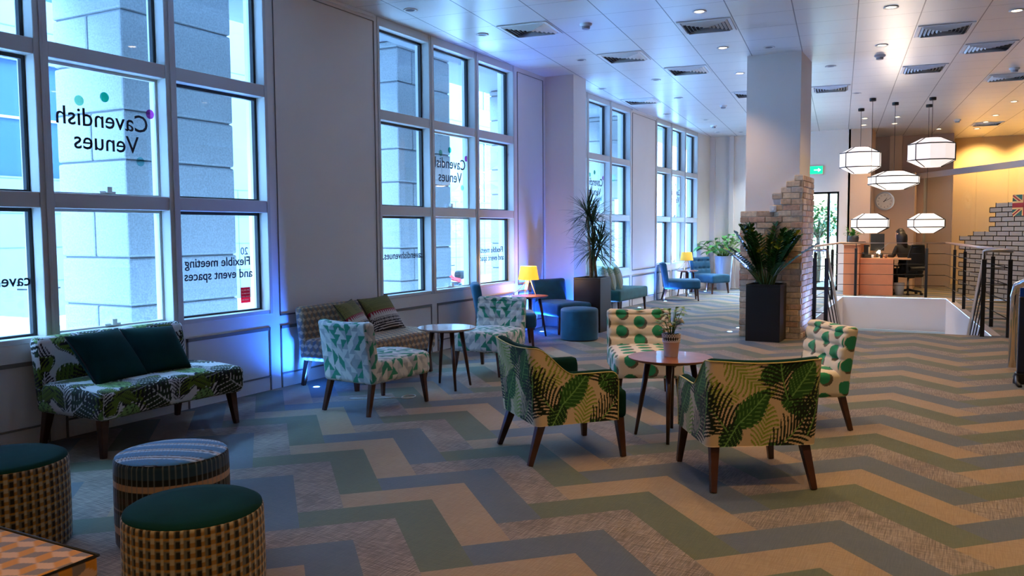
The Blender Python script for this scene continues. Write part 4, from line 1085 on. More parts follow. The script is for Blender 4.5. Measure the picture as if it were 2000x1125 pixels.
# drum stools
def drum(label, loc, r, h, side, top=None, topmat=None, mat_=None, group=None, rz=0, nm='drum_stool'):
    t = thing(nm, label, 'ottoman', loc, rz, group)
    n, m = 300, 90; a = np.linspace(0, 2*PI, n, endpoint=False); z = np.linspace(.015, h-.02, m)
    rr = r*(1-.025*np.exp(-((z-h/2)/.2)**2)*0+.012*np.sin(PI*z/h))
    P = np.stack([np.outer(np.cos(a), rr), np.outer(np.sin(a), rr), np.tile(z, (n, 1))], -1)
    # rounded shoulder
    sh = [(r*.995, h-.008), (r*.97, h+.002), (r*.93, h+.004)]
    P = np.concatenate([P]+[np.stack([np.cos(a)*q, np.sin(a)*q, np.full(n, zz)], -1)[:, None] for q, zz in sh], 1); m2 = P.shape[1]
    idx = np.arange(n*m2).reshape(n, m2); nx = np.roll(idx, -1, 0)
    q = np.stack([idx[:, :-1], nx[:, :-1], nx[:, 1:], idx[:, 1:]], -1).reshape(-1, 4)
    me = np_mesh('side', P.reshape(-1, 3), q)
    if side is not None:
        U = np.repeat((a*r)[:, None], m2, 1).ravel(); V = P[..., 2].ravel(); uu = U[q]; uu = np.where(uu < uu.max(1, keepdims=True)-r, uu+2*PI*r, uu)
        paint(me, side(uu.ravel(), V[q].ravel())); obj('side', me, M['weave'], t)
    else: obj('side', me, mat_, t)
    if top is not None:
        k = 60; rad = np.linspace(0.001, r*.975, k); A2 = np.linspace(0, 2*PI, 120, endpoint=False)
        zt = h+.004+.028*(1-(rad/(r*.975))**2)**.6
        P = np.stack([np.outer(rad, np.cos(A2)), np.outer(rad, np.sin(A2)), np.repeat(zt[:, None], 120, 1)], -1); idx = np.arange(k*120).reshape(k, 120); nx = np.roll(idx, -1, 1)
        q = np.stack([idx[:-1], idx[1:], nx[1:], nx[:-1]], -1).reshape(-1, 4); P = P.reshape(-1, 3); me = np_mesh('top', P, q); c = P[q]
        paint(me, top(c[..., 0].ravel(), c[..., 1].ravel())); obj('top', me, M['weave'], t)
    else:
        mb = MB(); mb.lathe([(r*.985, h-.004), (r*.975, h+.006), (r*.90, h+.018), (r*.6, h+.028), (.01, h+.032)], n=64); mb.build('top', topmat, t)
    mb = MB(); mb.lathe([(r*.93, 0), (r*.93, .016)], n=40); mb.build('base', M['black'], t)
    return t
drum('drum stool with block-weave side and green velvet top, nearest, bottom left', (-2.715, 2.29, 0), .272, .43, pat_weaveblocks, None, VG, group='block-weave drum stools')
drum('drum stool with striped blue and brown cover, behind the nearest stool', (-3.49, 2.82, 0), .272, .43, pat_bands, pat_bands_top, rz=.5)
drum('drum stool with block-weave side and green velvet top, cut by the left edge', (-4.13, 2.35, 0), .285, .43, pat_weaveblocks, None, VG, group='block-weave drum stools', rz=1.0)
drum('plain teal velvet drum stool in front of the black planter', (-4.74, 10.78, 0), .265, .43, None, None, VT, VT)
# square hexagon-print stool in the corner
t = thing('square_stool', 'square orange and grey block-print stool with black piping in the bottom left corner', 'ottoman', (-2.96, 1.43, 0))
upholstered('body', (.74, .70, .40), .02, (0, 0, .235), t, pat_hex_orange, None, .006)
mb = MB(); a, b = .368, .348; mb.tube([(-a, -b, .432), (a, -b, .432), (a, b, .432), (-a, b, .432), (-a, -b, .432)], .006, 6); mb.build('piping', M['piping'], t)
for sx in (-1, 1):
    for sy in (-1, 1): leg(t, (sx*.32, sy*.30, .05), (sx*.32, sy*.30, 0), .02, .02)

# green bench with cushions
t = thing('velvet_bench', 'sea green velvet bench under the third window, behind the black planter', 'bench', (-5.60, 14.62, 0))
upholstered('seat', (.58, 1.5, .20), .03, (0, 0, .37), t, None, M['velvet_bench'], .03)
for sx in (-1, 1):
    for sy in (-1, 1): leg(t, (sx*.24, sy*.68, .28), (sx*.25, sy*.70, 0), .026, .015)
for i, (y, lab) in enumerate(((13.80, 'leaf-print cushion on the green bench, nearest the planter'), (14.12, 'leaf-print cushion in the middle of the green bench'), (14.50, 'leaf-print cushion on the green bench, farthest and lowest right'))):
    cushion('cushion', lab, (-5.62, y, .70), lean(0, -PI/2+.7-.15*i, .30, .1*i), .46, .20, pat_leafcushion, group='leaf-print cushions on the green bench', piping='welt', res=.012)

# ------------------------------------------------------------------ plants
def blade(mb, base, d, L, w, droop=.5, mi=0, n=6, fold=.15, side=None):
    """a drooping leaf blade"""
    d = Vector(d).normalized(); s = side or d.cross(Vector((0, 0, 1)))
    s = (s if s.length > .05 else Vector((1, 0, 0))).normalized(); p = Vector(base); vs = []; dd = d.copy()
    for i in range(n+1):
        k = i/n; ww = w*math.sin(PI*min(1, k*.93+.05))**.7*.5; up = s.cross(dd).normalized()
        vs += [p-s*ww+up*ww*fold, p, p+s*ww+up*ww*fold]
        p = p+dd*(L/n); dd = (dd+Vector((0, 0, -droop/n))).normalized()
    fs = []
    for i in range(n): a = 3*i; fs += [(a, a+1, a+4, a+3), (a+1, a+2, a+5, a+4)]
    mb.add(vs, fs, mi, True)
def box_planter(t, w_, h, m):
    mb = MB(); a = w_/2; mb.box(-a, a, -a, a, 0, h-.03)
    for q in ((-a, a, -a, -a+.02), (-a, a, a-.02, a), (-a, -a+.02, -a+.02, a-.02), (a-.02, a, -a+.02, a-.02)): mb.box(*q, h-.03, h)
    bevel(mb.build('planter', m, t), .004, 1)
    mb = MB(); mb.box(-a+.02, a-.02, -a+.02, a-.02, h-.03, h-.018); mb.build('soil', M['soil'], t)
M['planter_black'] = mat('satin_black_planter', (12, 12, 14), .32)
# ZZ plant
rg = random.Random(11)
t = thing('potted_plant', 'glossy dark green plant in a tall black planter in front of the brick column', 'plant', (-2.37, 11.85, 0), 0)
box_planter(t, .46, .79, M['planter_black'])
st = MB(); fo = MB()
for i in range(46):
    a = rg.random()*2*PI; el = rg.uniform(1.25, 1.5) if math.sin(a) > .1 else rg.uniform(.75, 1.45); L = rg.uniform(.5, .86); r0 = rg.uniform(0, .12)
    p = Vector((r0*math.cos(a), r0*math.sin(a), .77)); out = Vector((math.cos(a), math.sin(a), 0)); d = out*math.cos(el)+Vector((0, 0, 1))*math.sin(el); path = [p.copy()]
    N = 16
    for k in range(N):
        d = (d+Vector((0, 0, -.022))+out*.008).normalized(); p = p+d*(L/N); path.append(p.copy())
        if k > 4:
            s = d.cross(Vector((0, 0, 1))).normalized(); mi = 1 if rg.random() < .07 else 0
            for sg in (-1, 1): blade(fo, p, d*.75+s*sg*.9+Vector((0, 0, .12)), rg.uniform(.08, .115), .058, .25, mi, 3)
    blade(fo, p, d, .10, .04, .2, 0, 3); st.tube(path, .011, 6, 0, .005)
st.build('stems', mat('green_stem', (74, 100, 54), .5), t); fo.build('foliage', [M['leaf_dark'], M['leaf_yellow']], t)
# spiky dracaena
t = thing('potted_plant', 'spiky two-headed plant in a tall black planter beside the teal drum stool', 'plant', (-4.98, 11.82, 0), 0)
box_planter(t, .44, .83, M['planter_black'])
tr = MB(); sp_ = MB()
heads = [((0, 0), (.0, .02), 1.62), ((.05, .03), (.03, -.02), 1.22), ((-.05, .05), (.10, .06), 1.28), ((.0, -.05), (-.06, -.04), 1.78)]
for (bx, by), (tx, ty), z in heads:
    tr.tube([(bx, by, .80), (bx*.6+tx*.4, by*.6+ty*.4, .80+(z-.8)*.5), (tx, ty, z)], .026, 8, 0, .018)
    for k in range(85):
        a = rg.random()*2*PI; e = rg.uniform(-.55, 1.4); d = Vector((math.cos(a)*math.cos(e), math.sin(a)*math.cos(e), math.sin(e)))
        blade(sp_, (tx, ty, z-.05+rg.random()*.12), d, rg.uniform(.34, .54), .019, rg.uniform(.3, .9), 0, 5, .3)
tr.build('trunk', M['trunk'], t); sp_.build('foliage', M['spike'], t)
# silver planter with broad leaves
t = thing('potted_plant', 'broad-leaved plant in a tall silver tapered planter at the far end of the room', 'plant', (-5.36, 21.4, 0), 0)
mb = MB(); mb.lathe([(.165, 0), (.17, .02), (.232, .86), (.236, .875), (.22, .875), (.21, .84)], n=40); mb.build('planter', mat('silver_planter', (186, 190, 200), .35, .3), t)
mb = MB(); mb.lathe([(.215, .835), (.21, .845)], n=30); mb.build('soil', M['soil'], t)
st = MB(); fo = MB()
for i in range(60):
    a = rg.random()*2*PI; e = rg.uniform(.35, 1.35); L = rg.uniform(.2, .62) if i < 40 else rg.uniform(.45, .62)
    out = Vector((math.cos(a), math.sin(a), 0)); d = out*math.cos(e)+Vector((0, 0, 1))*math.sin(e); p0 = Vector((0, 0, .84))+out*rg.uniform(0, .12); p1 = p0+d*L
    st.tube([p0, (p0+p1)/2+Vector((0, 0, .03)), p1], .006, 5); blade(fo, p1, out*.9+Vector((0, 0, rg.uniform(-.1, .4))), rg.uniform(.22, .42), rg.uniform(.11, .17), 1.0, 0, 6)
st.build('stems', mat('pale_stem', (120, 160, 70), .5), t); fo.build('foliage', mat('bright_leaf', (70, 140, 62), .4, noise=(8, .35)), t)
# flower pot on the table
t = thing('flower_pot', 'white lace-edged pot of small cream flowers on the round walnut table', 'potted flowers', (-1.88, 5.97, .60), .4)
mb = MB(); mb.lathe([(.048, 0), (.050, .004), (.060, .105), (.063, .107), (.064, .112), (.061, .112), (.055, .10)], n=40); mb.build('pot', mat('white_enamel', (226, 220, 216), .35), t)
def lace():
    mb = MB(); n = 22; z0, z1 = .112, .165
    for i in range(n):
        a0 = 2*PI*i/n; am = a0+PI/n; R = lambda a, z: ((.062+.006*(z-z0)/(z1-z0))*math.cos(a), (.062+.006*(z-z0)/(z1-z0))*math.sin(a), z)
        pt = [R(a0+(2*PI/n)*k/8, z1-.006+.010*math.sin(PI*k/8)) for k in range(9)]; mb.tube(pt, .003, 5)
        mb.tube([R(a0, z0), R(am, z0+.02), R(a0+2*PI/n, z0)], .003, 5); mb.tube([R(a0, z1-.006), R(am, z0+.026), R(a0+2*PI/n, z1-.006)], .002, 5)
        c = [R(am+.05*math.cos(q), z0+.038+.007*math.sin(q)) for q in [k*PI/4 for k in range(9)]]; mb.tube(c, .0018, 5)
    c = [(.0625*math.cos(2*PI*k/40), .0625*math.sin(2*PI*k/40), z0+.003) for k in range(41)]; mb.tube(c, .004, 6)
    return mb
lace().build('lace_rim', mat('white_lace_enamel', (226, 222, 222), .4), t)
mb = MB(); mb.lathe([(.056, .10), (.059, .168), (.05, .175)], n=24); mb.build('inner_pot', M['black'], t)
st = MB(); fo = MB(); fl = MB()
for i in range(20):
    a = rg.random()*2*PI; h = rg.uniform(.06, .20); r = rg.uniform(.02, .085); p = Vector((r*math.cos(a), r*math.sin(a), .165+h)); st.tube([(p.x*.2, p.y*.2, .16), (p.x*.6, p.y*.6, .16+h*.6), p], .0022, 5)
    blade(fo, p, (math.cos(a), math.sin(a), .5), rg.uniform(.07, .10), .052, 1.0, 0, 5)
    q = Vector((p.x*.6, p.y*.6, .16+h*.5)); blade(fo, q, (math.cos(a+1), math.sin(a+1), .3), .07, .036, 1.0, 0, 4)
M['petal'] = mat('cream_petals', (232, 214, 176), .7)
for (x, y, z, r) in ((-.05, .03, .275, .02), (-.065, -.05, .245, .019), (-.020, -.055, .240, .021), (-.035, -.02, .285, .018), (.035, .00, .270, .017), (.065, -.02, .268, .022), (.075, .02, .255, .018)):
    fl = MB()
    for k in range(3): fl.lathe([(r*(1-.25*k), z-.168+.165+.006*k), (r*(.98-.25*k), z-.168+.173+.006*k), (r*.3, z-.168+.170+.006*k)], (x, y, 0), 12)
    fl.build('flower', M['petal'], t)
st.build('stems', M['leaf'], t); fo.build('foliage', mat('fresh_leaf', (110, 140, 48), .5, noise=(30, .3)), t)

# ------------------------------------------------------------------ brick cladding on the column
def bricks():
    ch, bl = .082, .235; x0, x1 = -2.80, -1.94; y0 = 12.09; rows = []
    t = thing('brick_cladding', 'stepped pale brick cladding round the lower part of the column', 'brick facing', (-2.37, 12.6, 0))
    pal = [mat('brick_%s' % n, c, .9, noise=(25, .18), bump=(60, .5)) for n, c in (('sand', (214, 186, 156)), ('rose', (204, 168, 144)), ('cream', (224, 204, 178)), ('umber', (188, 160, 134)), ('grey', (196, 182, 166)))]
    mb = MB(); mo = MB(); rr = random.Random(4)
    # left limit of every course in the stepped top (metres from the left edge)
    def left_limit(r):
        if r < 22: return x0
        if r < 28: return (-2.36, -2.24, -2.36, -2.24, -2.17, -2.06)[r-22]
        return None
    r = 0
    while True:
        L = left_limit(r)
        if L is None: break
        z = r*ch; off = 0 if r % 2 else bl/2
        x = x0-off
        while x < x1:
            a, b = max(x+.004, L), min(x+bl-.004, x1)
            if b-a > .04:
                j = rr.uniform(-.006, .006); mb.box(a-2*0+2.37, b+2.37, y0-12.6+j, y0-12.6+.058, z+.004, z+ch-.004, rr.randrange(5))
            x += bl
        mo.box(L+.012+2.37, x1-.012+2.37, y0+.012-12.6, 12.148-12.6, z, z+ch)
        # returns on both sides
        for side in (-1, 1):
            if side < 0 and L > x0+.01: continue
            y = y0+(.06 if r % 2 else .0)
            xa, xb = ((x0, -2.742) if side < 0 else (-1.998, x1))
            yy = y0+.062
            while yy < 13.08:
                ye = min(yy+(bl if (yy > y0+.07 or r % 2) else bl/2)-.008, 13.08)
                if ye-yy > .03: mb.box(xa+2.37, xb+2.37+rr.uniform(-.004, .006), yy-12.6, ye-12.6, z+.004, z+ch-.004, rr.randrange(5))
                yy = ye+.008
            mo.box((xa+.012 if side < 0 else xa)+2.37, (xb if side < 0 else xb-.012)+2.37, y0+.06-12.6, 13.06-12.6, z, z+ch)
        r += 1
    bevel(mb.build('bricks', pal, t), .006, 1); mo.build('mortar', mat('mortar', (196, 182, 164), .95), t)
bricks()
t = thing('wall_switch', 'white switch plate on top of the brick ledge of the column', 'switch', (-2.34, 12.075, 1.83))
mb = MB(); mb.box(-.045, .045, -.012, .028, -.045, .045); bevel(mb.build('plate', M['white'], t), .004, 2)
mb = MB(); mb.box(-.02, .02, -.018, -.012, -.02, .02); mb.build('rocker', M['white'], t)

# ------------------------------------------------------------------ stair railing
def railing():
    t = thing('stair_railing', 'black post and steel rod railing with pale handrail round the stair opening', 'railing', (-.9, 17, 0))
    ox, oy = -.9, 17
    P = [(-2.38, 13.55), (-2.48, 20.62), (-.28, 20.78), (.62, 13.52)]
    def pt(p, z): return (p[0]-ox, p[1]-oy, z)
    mb = MB(); top = [pt(P[0], 1.22)]+[pt(p, 1.22) for p in P[1:]]; mb.tube(top, .024, 10); mb.build('handrail', mat('pale_wood_handrail', (206, 178, 168), .4, coat=.3), t)
    def rods(a, b, nm='rod'):
        for z in (.26, .50, .74, .98):
            m = MB(); m.tube([pt(a, z), pt(b, z)], .007, 6); m.build(nm, M['steel'] if False else M['rod'], t)
    for a, b in zip(P[:-1], P[1:]): rods(a, b)
    posts = [(-2.40, 15.1), (-2.42, 16.6), (-2.46, 19.3), (-2.12, 20.65), (-.66, 20.75), (-.10, 19.46), (.08, 17.93), (.45, 14.94), (.62, 13.52), (.30, 13.50), (-1.965, 13.42), (-1.79, 13.42), (-2.38, 13.55)]
    for p in posts:
        m = MB(); m.box(p[0]-.028-ox, p[0]+.028-ox, p[1]-.028-oy, p[1]+.028-oy, 0, 1.10); o = bevel(m.build('post', M['black'], t), .003, 1)
        m = MB(); m.tube([pt(p, 1.10), pt(p, 1.21)], .009, 6); m.build('spigot', M['black'], o)
    for a, b in (((.30, 13.50), (.62, 13.52)), ((-1.965, 13.42), (-1.79, 13.42))): rods(a, b)
    # stair handrails: level, then down the flight
    for xs, xe in ((-1.965, -1.79), (.62, .30)):
        yl = 13.42 if xs < 0 else 13.50
        m = MB(); m.tube([pt((xs-(.12 if xs < 0 else -.03), yl), 1.215), pt((xe-(.03 if xs < 0 else -.03), yl), 1.225), pt((xe, yl+.03), 1.215), pt((xe, yl+.12), 1.12), pt((xe+(-.10 if xs < 0 else -.28), yl+4.3), -1.45)], .024, 10); m.build('stair_handrail', M['steel'], t)
        for k in range(4):
            z = .98-.24*k; m = MB(); m.tube([pt((xe, yl+.03), z), pt((xe+(-.10 if xs < 0 else -.28), yl+4.2), z-2.6)], .009, 6); m.build('rod', M['rod'], t)
M['rod'] = mat('dark_steel_rod', (52, 50, 50), .35, .8)
railing()
mb = MB()
for i in range(14): mb.box(-1.78, .25, 13.62+.28*i+.02, 13.62+.28*(i+1)+.02, -.17*(i+1)-.5, -.17*(i+1)-.001)
o = mb.build('staircase', M['dado'], None); struct(o)

# ------------------------------------------------------------------ reception
t = thing('reception_counter', 'tall orange wood counter end at the left of the reception desk', 'counter', (-2.24, 21.6, 0))
mb = MB(); mb.box(-.17, .17, -.75, .75, .001, 1.17); bevel(mb.build('body', M['beech'], t), .003, 1)
mb = MB(); mb.box(-.19, .19, -.78, .78, 1.17, 1.205); mb.build('counter_top', M['palewood'], t)
t = thing('reception_desk', 'low orange wood desk panel in front of the seated receptionist', 'desk', (-1.71, 21.3, 0))
mb = MB(); mb.box(-.35, .36, -.33, -.30, .001, .85); mb.box(-.35, -.32, -.30, .60, .001, .85); bevel(mb.build('front_panel', M['beech'], t), .003, 1)
mb = MB(); mb.box(-.35, .72, -.30, .62, .83, .865); mb.build('desktop', M['palewood'], t)
mb = MB(); mb.box(.33, .36, -.30, -.06, .001, .83); mb.build('side_panel', M['blackm'], t)
t = thing('computer_monitor', 'black computer monitor on the reception desk', 'monitor', (-1.74, 21.5, .865), .15)
mb = MB(); mb.box(-.15, .15, -.015, .02, .16, .56); bevel(mb.build('screen', M['black'], t), .006, 2)
mb = MB(); mb.box(-.02, .02, .02, .05, .01, .3); mb.lathe([(.09, 0), (.09, .012)], (0, .03, 0), 20); mb.build('stand', M['black'], t)
t = thing('desk_phone', 'black telephone on the reception desk beside the monitor', 'phone', (-1.93, 21.16, .865), .2)
mb = MB(); mb.add([(-.11, -.09, 0), (.09, -.09, 0), (.09, .09, 0), (-.11, .09, 0), (-.11, -.09, .02), (.09, -.09, .02), (.09, .09, .08), (-.11, .09, .08)], [(3, 2, 1, 0), (4, 5, 6, 7), (0, 1, 5, 4), (2, 3, 7, 6), (1, 2, 6, 5), (0, 4, 7, 3)]); mb.build('body', M['black'], t)
mb = MB(); mb.tube([(-.08, -.09, .06), (-.08, 0, .09), (-.08, .09, .11)], .022, 8); mb.build('handset', M['black'], t)
t = thing('desk_organiser', 'black tray with papers on the reception counter', 'desk tray', (-2.02, 21.45, .865))
mb = MB(); mb.box(-.0, .10, -.15, .15, 0, .30); mb.build('tray', M['black'], t)
mb = MB(); mb.box(.10, .11, -.12, .12, .05, .25); mb.build('papers', mat('paper', (206, 200, 190), .8), t)
for i, (x, y, h, r, lab, c) in enumerate(((-1.62, 21.12, .10, .035, 'small black cup on the reception desk', (20, 20, 22)), (-1.52, 21.10, .09, .032, 'small brown cup on the reception desk', (120, 76, 50)), (-1.80, 21.06, .07, .03, 'white mug on the reception desk by the phone', (226, 224, 220)))):
    t = thing('cup', lab, 'cup', (x, y, .865)); mb = MB(); mb.lathe([(r*.8, 0), (r, h), (r*.9, h), (r*.7, .01)], n=18); mb.build('body', mat('cup_glaze', c, .3), t)
t = thing('desk_lamp', 'small lamp with angled arm on the reception desk', 'lamp', (-1.66, 21.35, .865), -.4)
mb = MB(); mb.lathe([(.06, 0), (.06, .012), (.01, .02)], n=20); mb.build('base', M['steel'], t)
mb = MB(); mb.tube([(0, 0, .01), (-.02, 0, .16), (.22, 0, .36)], .006, 6); mb.build('arm', M['steel'], t)
mb = MB(); mb.taper((-.05, 0, .10), (-.02, 0, .17), .05, .02, n=14, smooth=True); mb.build('lamp_head', M['lit_disc'], t)
t = thing('potted_plant', 'leafy plant in a round dark pot on the reception counter', 'plant', (-2.24, 21.15, 1.206))
mb = MB(); mb.lathe([(.08, 0), (.115, .05), (.125, .13), (.11, .18), (.10, .18), (.10, .16)], n=24); mb.build('pot', mat('dark_clay_pot', (54, 60, 64), .6), t)
mb = MB(); mb.lathe([(.1, .155), (.09, .165)], n=20); mb.build('soil', M['soil'], t)
fo = MB(); rg2 = random.Random(2)
for i in range(60):
    a = rg2.random()*2*PI; e = rg2.uniform(.2, 1.5); d = Vector((math.cos(a)*math.cos(e), math.sin(a)*math.cos(e), math.sin(e))); b = Vector((0, 0, .16))+d*rg2.uniform(0, .22)
    blade(fo, b, d, .12, .06, .8, 0, 4)
fo.build('foliage', M['leaf'], t)
t = thing('document_tray', 'flat black tray on the reception counter beside the round pot', 'tray', (-2.20, 21.85, 1.206))
mb = MB(); mb.box(-.15, .15, -.2, .2, 0, .03); bevel(mb.build('tray', M['black'], t), .004, 1)
t = thing('waste_bin', 'small pale waste bin on the floor under the reception desk', 'bin', (-1.24, 21.35, 0))
mb = MB(); mb.lathe([(.09, 0), (.12, .28), (.112, .28), (.085, .01)], n=24); mb.build('body', mat('pale_bin', (196, 190, 180), .5), t)

def clock():
    t = thing('wall_clock', 'round silver wall clock with white dial on the beige reception wall', 'clock', (-1.74, 23.3, 2.25))
    mb = MB(); n = 48; R = .235
    def disc(r0, r1, y0, y1, mi):
        vs = []
        for r, y in ((r0, y0), (r1, y1)):
            for i in range(n): a = 2*PI*i/n; vs.append((r*math.cos(a), y, r*math.sin(a)))
        mb.add(vs, [(i, (i+1) % n, n+(i+1) % n, n+i) for i in range(n)], mi, True)
    disc(R, R, 0, -.05, 0); disc(R, R-.035, -.05, -.055, 0); disc(R-.035, R-.04, -.055, -.03, 0); mb.build('rim', mat('silver_clock_rim', (176, 180, 186), .3, .7), t)
    mb = MB(); vs = [(0, -.03, 0)]+[((R-.035)*math.cos(2*PI*i/n), -.03, (R-.035)*math.sin(2*PI*i/n)) for i in range(n)]; mb.add(vs, [(0, 1+i, 1+(i+1) % n) for i in range(n)]); mb.build('dial', mat('clock_dial', (240, 236, 228), .6), t)
    for k in range(12):
        a = PI/2-2*PI*(k+1)/12; o = text_mesh('numeral', str(k+1), .045, M['black'], (0, 0, 0), (1, 0), align='CENTER')
        o.matrix_world = Matrix.Identity(4); o.parent = t; o.rotation_euler = (PI/2, 0, 0); o.location = (.155*math.cos(a), -.033, .155*math.sin(a)-.016)
    for nm, a, L, w_ in (('hour_hand', math.radians(90-36), .10, .010), ('minute_hand', math.radians(90-66), .155, .007)):
        mb = MB(); d = Vector((math.cos(a), 0, math.sin(a))); mb.taper(Vector((0, -.037, 0))-d*.03, Vector((0, -.037, 0))+d*L, w_*.8, w_*.4, n=4); mb.build(nm, M['black'], t)
clock()
t = thing('exit_sign', 'green lit exit sign with white arrow beside the column', 'sign', (-3.28, 22.2, 3.03))
mb = MB(); mb.box(-.20, .20, -.04, 0, -.11, .11); bevel(mb.build('case', M['white'], t), .006, 1)
mb = MB(); mb.box(-.185, .185, -.044, -.04, -.095, .095); mb.build('panel', mat('lit_green_panel', (20, 190, 120), .5, emit=(10, 220, 140), es=.5), t)
mb = MB(); mb.box(-.02, .09, -.048, -.044, -.012, .012); mb.add([(.08, -.048, .05), (.15, -.048, 0), (.08, -.048, -.05)], [(0, 1, 2)]); mb.build('arrow', mat('lit_white', (240, 255, 250), .5, emit=(255, 255, 255), es=.5), t)
t = thing('fire_extinguisher', 'red fire extinguisher on the floor at the far end, left of the column', 'fire extinguisher', (-5.02, 22.03, 0))
mb = MB(); mb.lathe([(.075, 0), (.08, .02), (.08, .46), (.06, .52), (.025, .54)], n=20); mb.build('cylinder', mat('extinguisher_red', (196, 26, 30), .3), t)
mb = MB(); mb.box(-.02, .02, -.03, .05, .54, .58); mb.tube([(0, .02, .56), (.09, .03, .5), (.10, 0, .15)], .012, 6); mb.build('hose', M['black'], t)
t = thing('fire_notice', 'small framed notice above the fire extinguisher', 'notice', (-5.05, 22.19, 1.35))
mb = MB(); mb.box(-.09, .09, -.01, 0, -.12, .12); mb.build('panel', mat('red_notice', (196, 50, 50), .5), t)
mb = MB(); mb.box(-.06, .06, -.013, -.01, -.07, .05); mb.build('pictogram', M['white'], t)
t = thing('barrier_post', 'slim white post standing before the far wall, left of the fire extinguisher', 'post', (-5.22, 22.02, 0))
mb = MB(); mb.lathe([(.10, 0), (.10, .015), (.022, .025), (.022, .80), (.03, .82)], n=20); mb.build('pole', M['white'], t)
mb = MB(); mb.box(-.015, .015, -.015, .015, .82, .93); mb.build('cap', M['black'], t)
mb = MB(); c = [(.055*math.cos(2*PI*i/24)-4.5, .085*math.sin(2*PI*i/24)+6.28, .006) for i in range(25)]; mb.tube([(-4.95, 5.98, .005), (-4.7, 6.1, .005)]+c, .004, 6)
tag(mb.build('loose_cable', mat('white_cable', (214, 214, 218), .5), None), 'loose loop of cable on the carpet under the near triangle-print chair', 'cable')

# floor stand cut by the right edge
t = thing('display_stand', 'dark blue panel stand with curved chrome frame at the right edge', 'display stand', (.86, 9.6, 0))
mb = MB(); mb.tube([(-.33, .9, .02), (-.33, .9, .80), (-.31, .85, .92), (-.20, .75, .99), (.30, .75, .99)], .04, 10); mb.build('chrome_frame', mat('chrome', (220, 220, 224), .08, 1), t)
mb = MB(); mb.box(-.335, .40, -.05, .05, .10, .86); bevel(mb.build('panel', mat('navy_panel', (14, 22, 44), .5), t), .01, 2)
mb = MB(); mb.box(-.33, .40, -.03, .03, .86, .95); mb.build('upper_panel', mat('blue_gloss', (10, 60, 150), .15), t)
for sy in (-1, 1):
    mb = MB(); mb.tube([(-.33, 0, .10), (-.34, sy*.20, .03), (-.32, sy*.30, .012)], .02, 8); mb.build('foot', M['black'], t)
mb = MB(); mb.lathe([(.06, 0), (.06, .02), (.05, .10)], (-.31, -.05, 0), 16); mb.build('base', M['black'], t)

# ------------------------------------------------------------------ people and office chair
def skin_body(name, joints, bones, mats_, parent, root=0, sub=2):
    """joints: list of (x, y, z, r); bones: index pairs"""
    me = bpy.data.meshes.new(name); me.from_pydata([j[:3] for j in joints], bones, []); o = bpy.data.objects.new(name, me); C.objects.link(o)
    sk = o.modifiers.new('skin', 'SKIN'); sk.use_smooth_shade = True; sk.branch_smoothing = .4
    for i, j in enumerate(joints):
        r = j[3]; r = r if isinstance(r, tuple) else (r, r); me.skin_vertices[0].data[i].radius = r
        me.skin_vertices[0].data[i].use_root = (i == root)
    sb = o.modifiers.new('sub', 'SUBSURF'); sb.levels = sub; sb.render_levels = sub
    me.materials.append(mats_); o.parent = parent; return o
M['skin'] = mat('skin', (206, 160, 132), .5); M['hair'] = mat('dark_hair', (22, 14, 12), .45, noise=(60, .5)); M['cloth_black'] = mat('black_clothes', (16, 16, 18), .8)
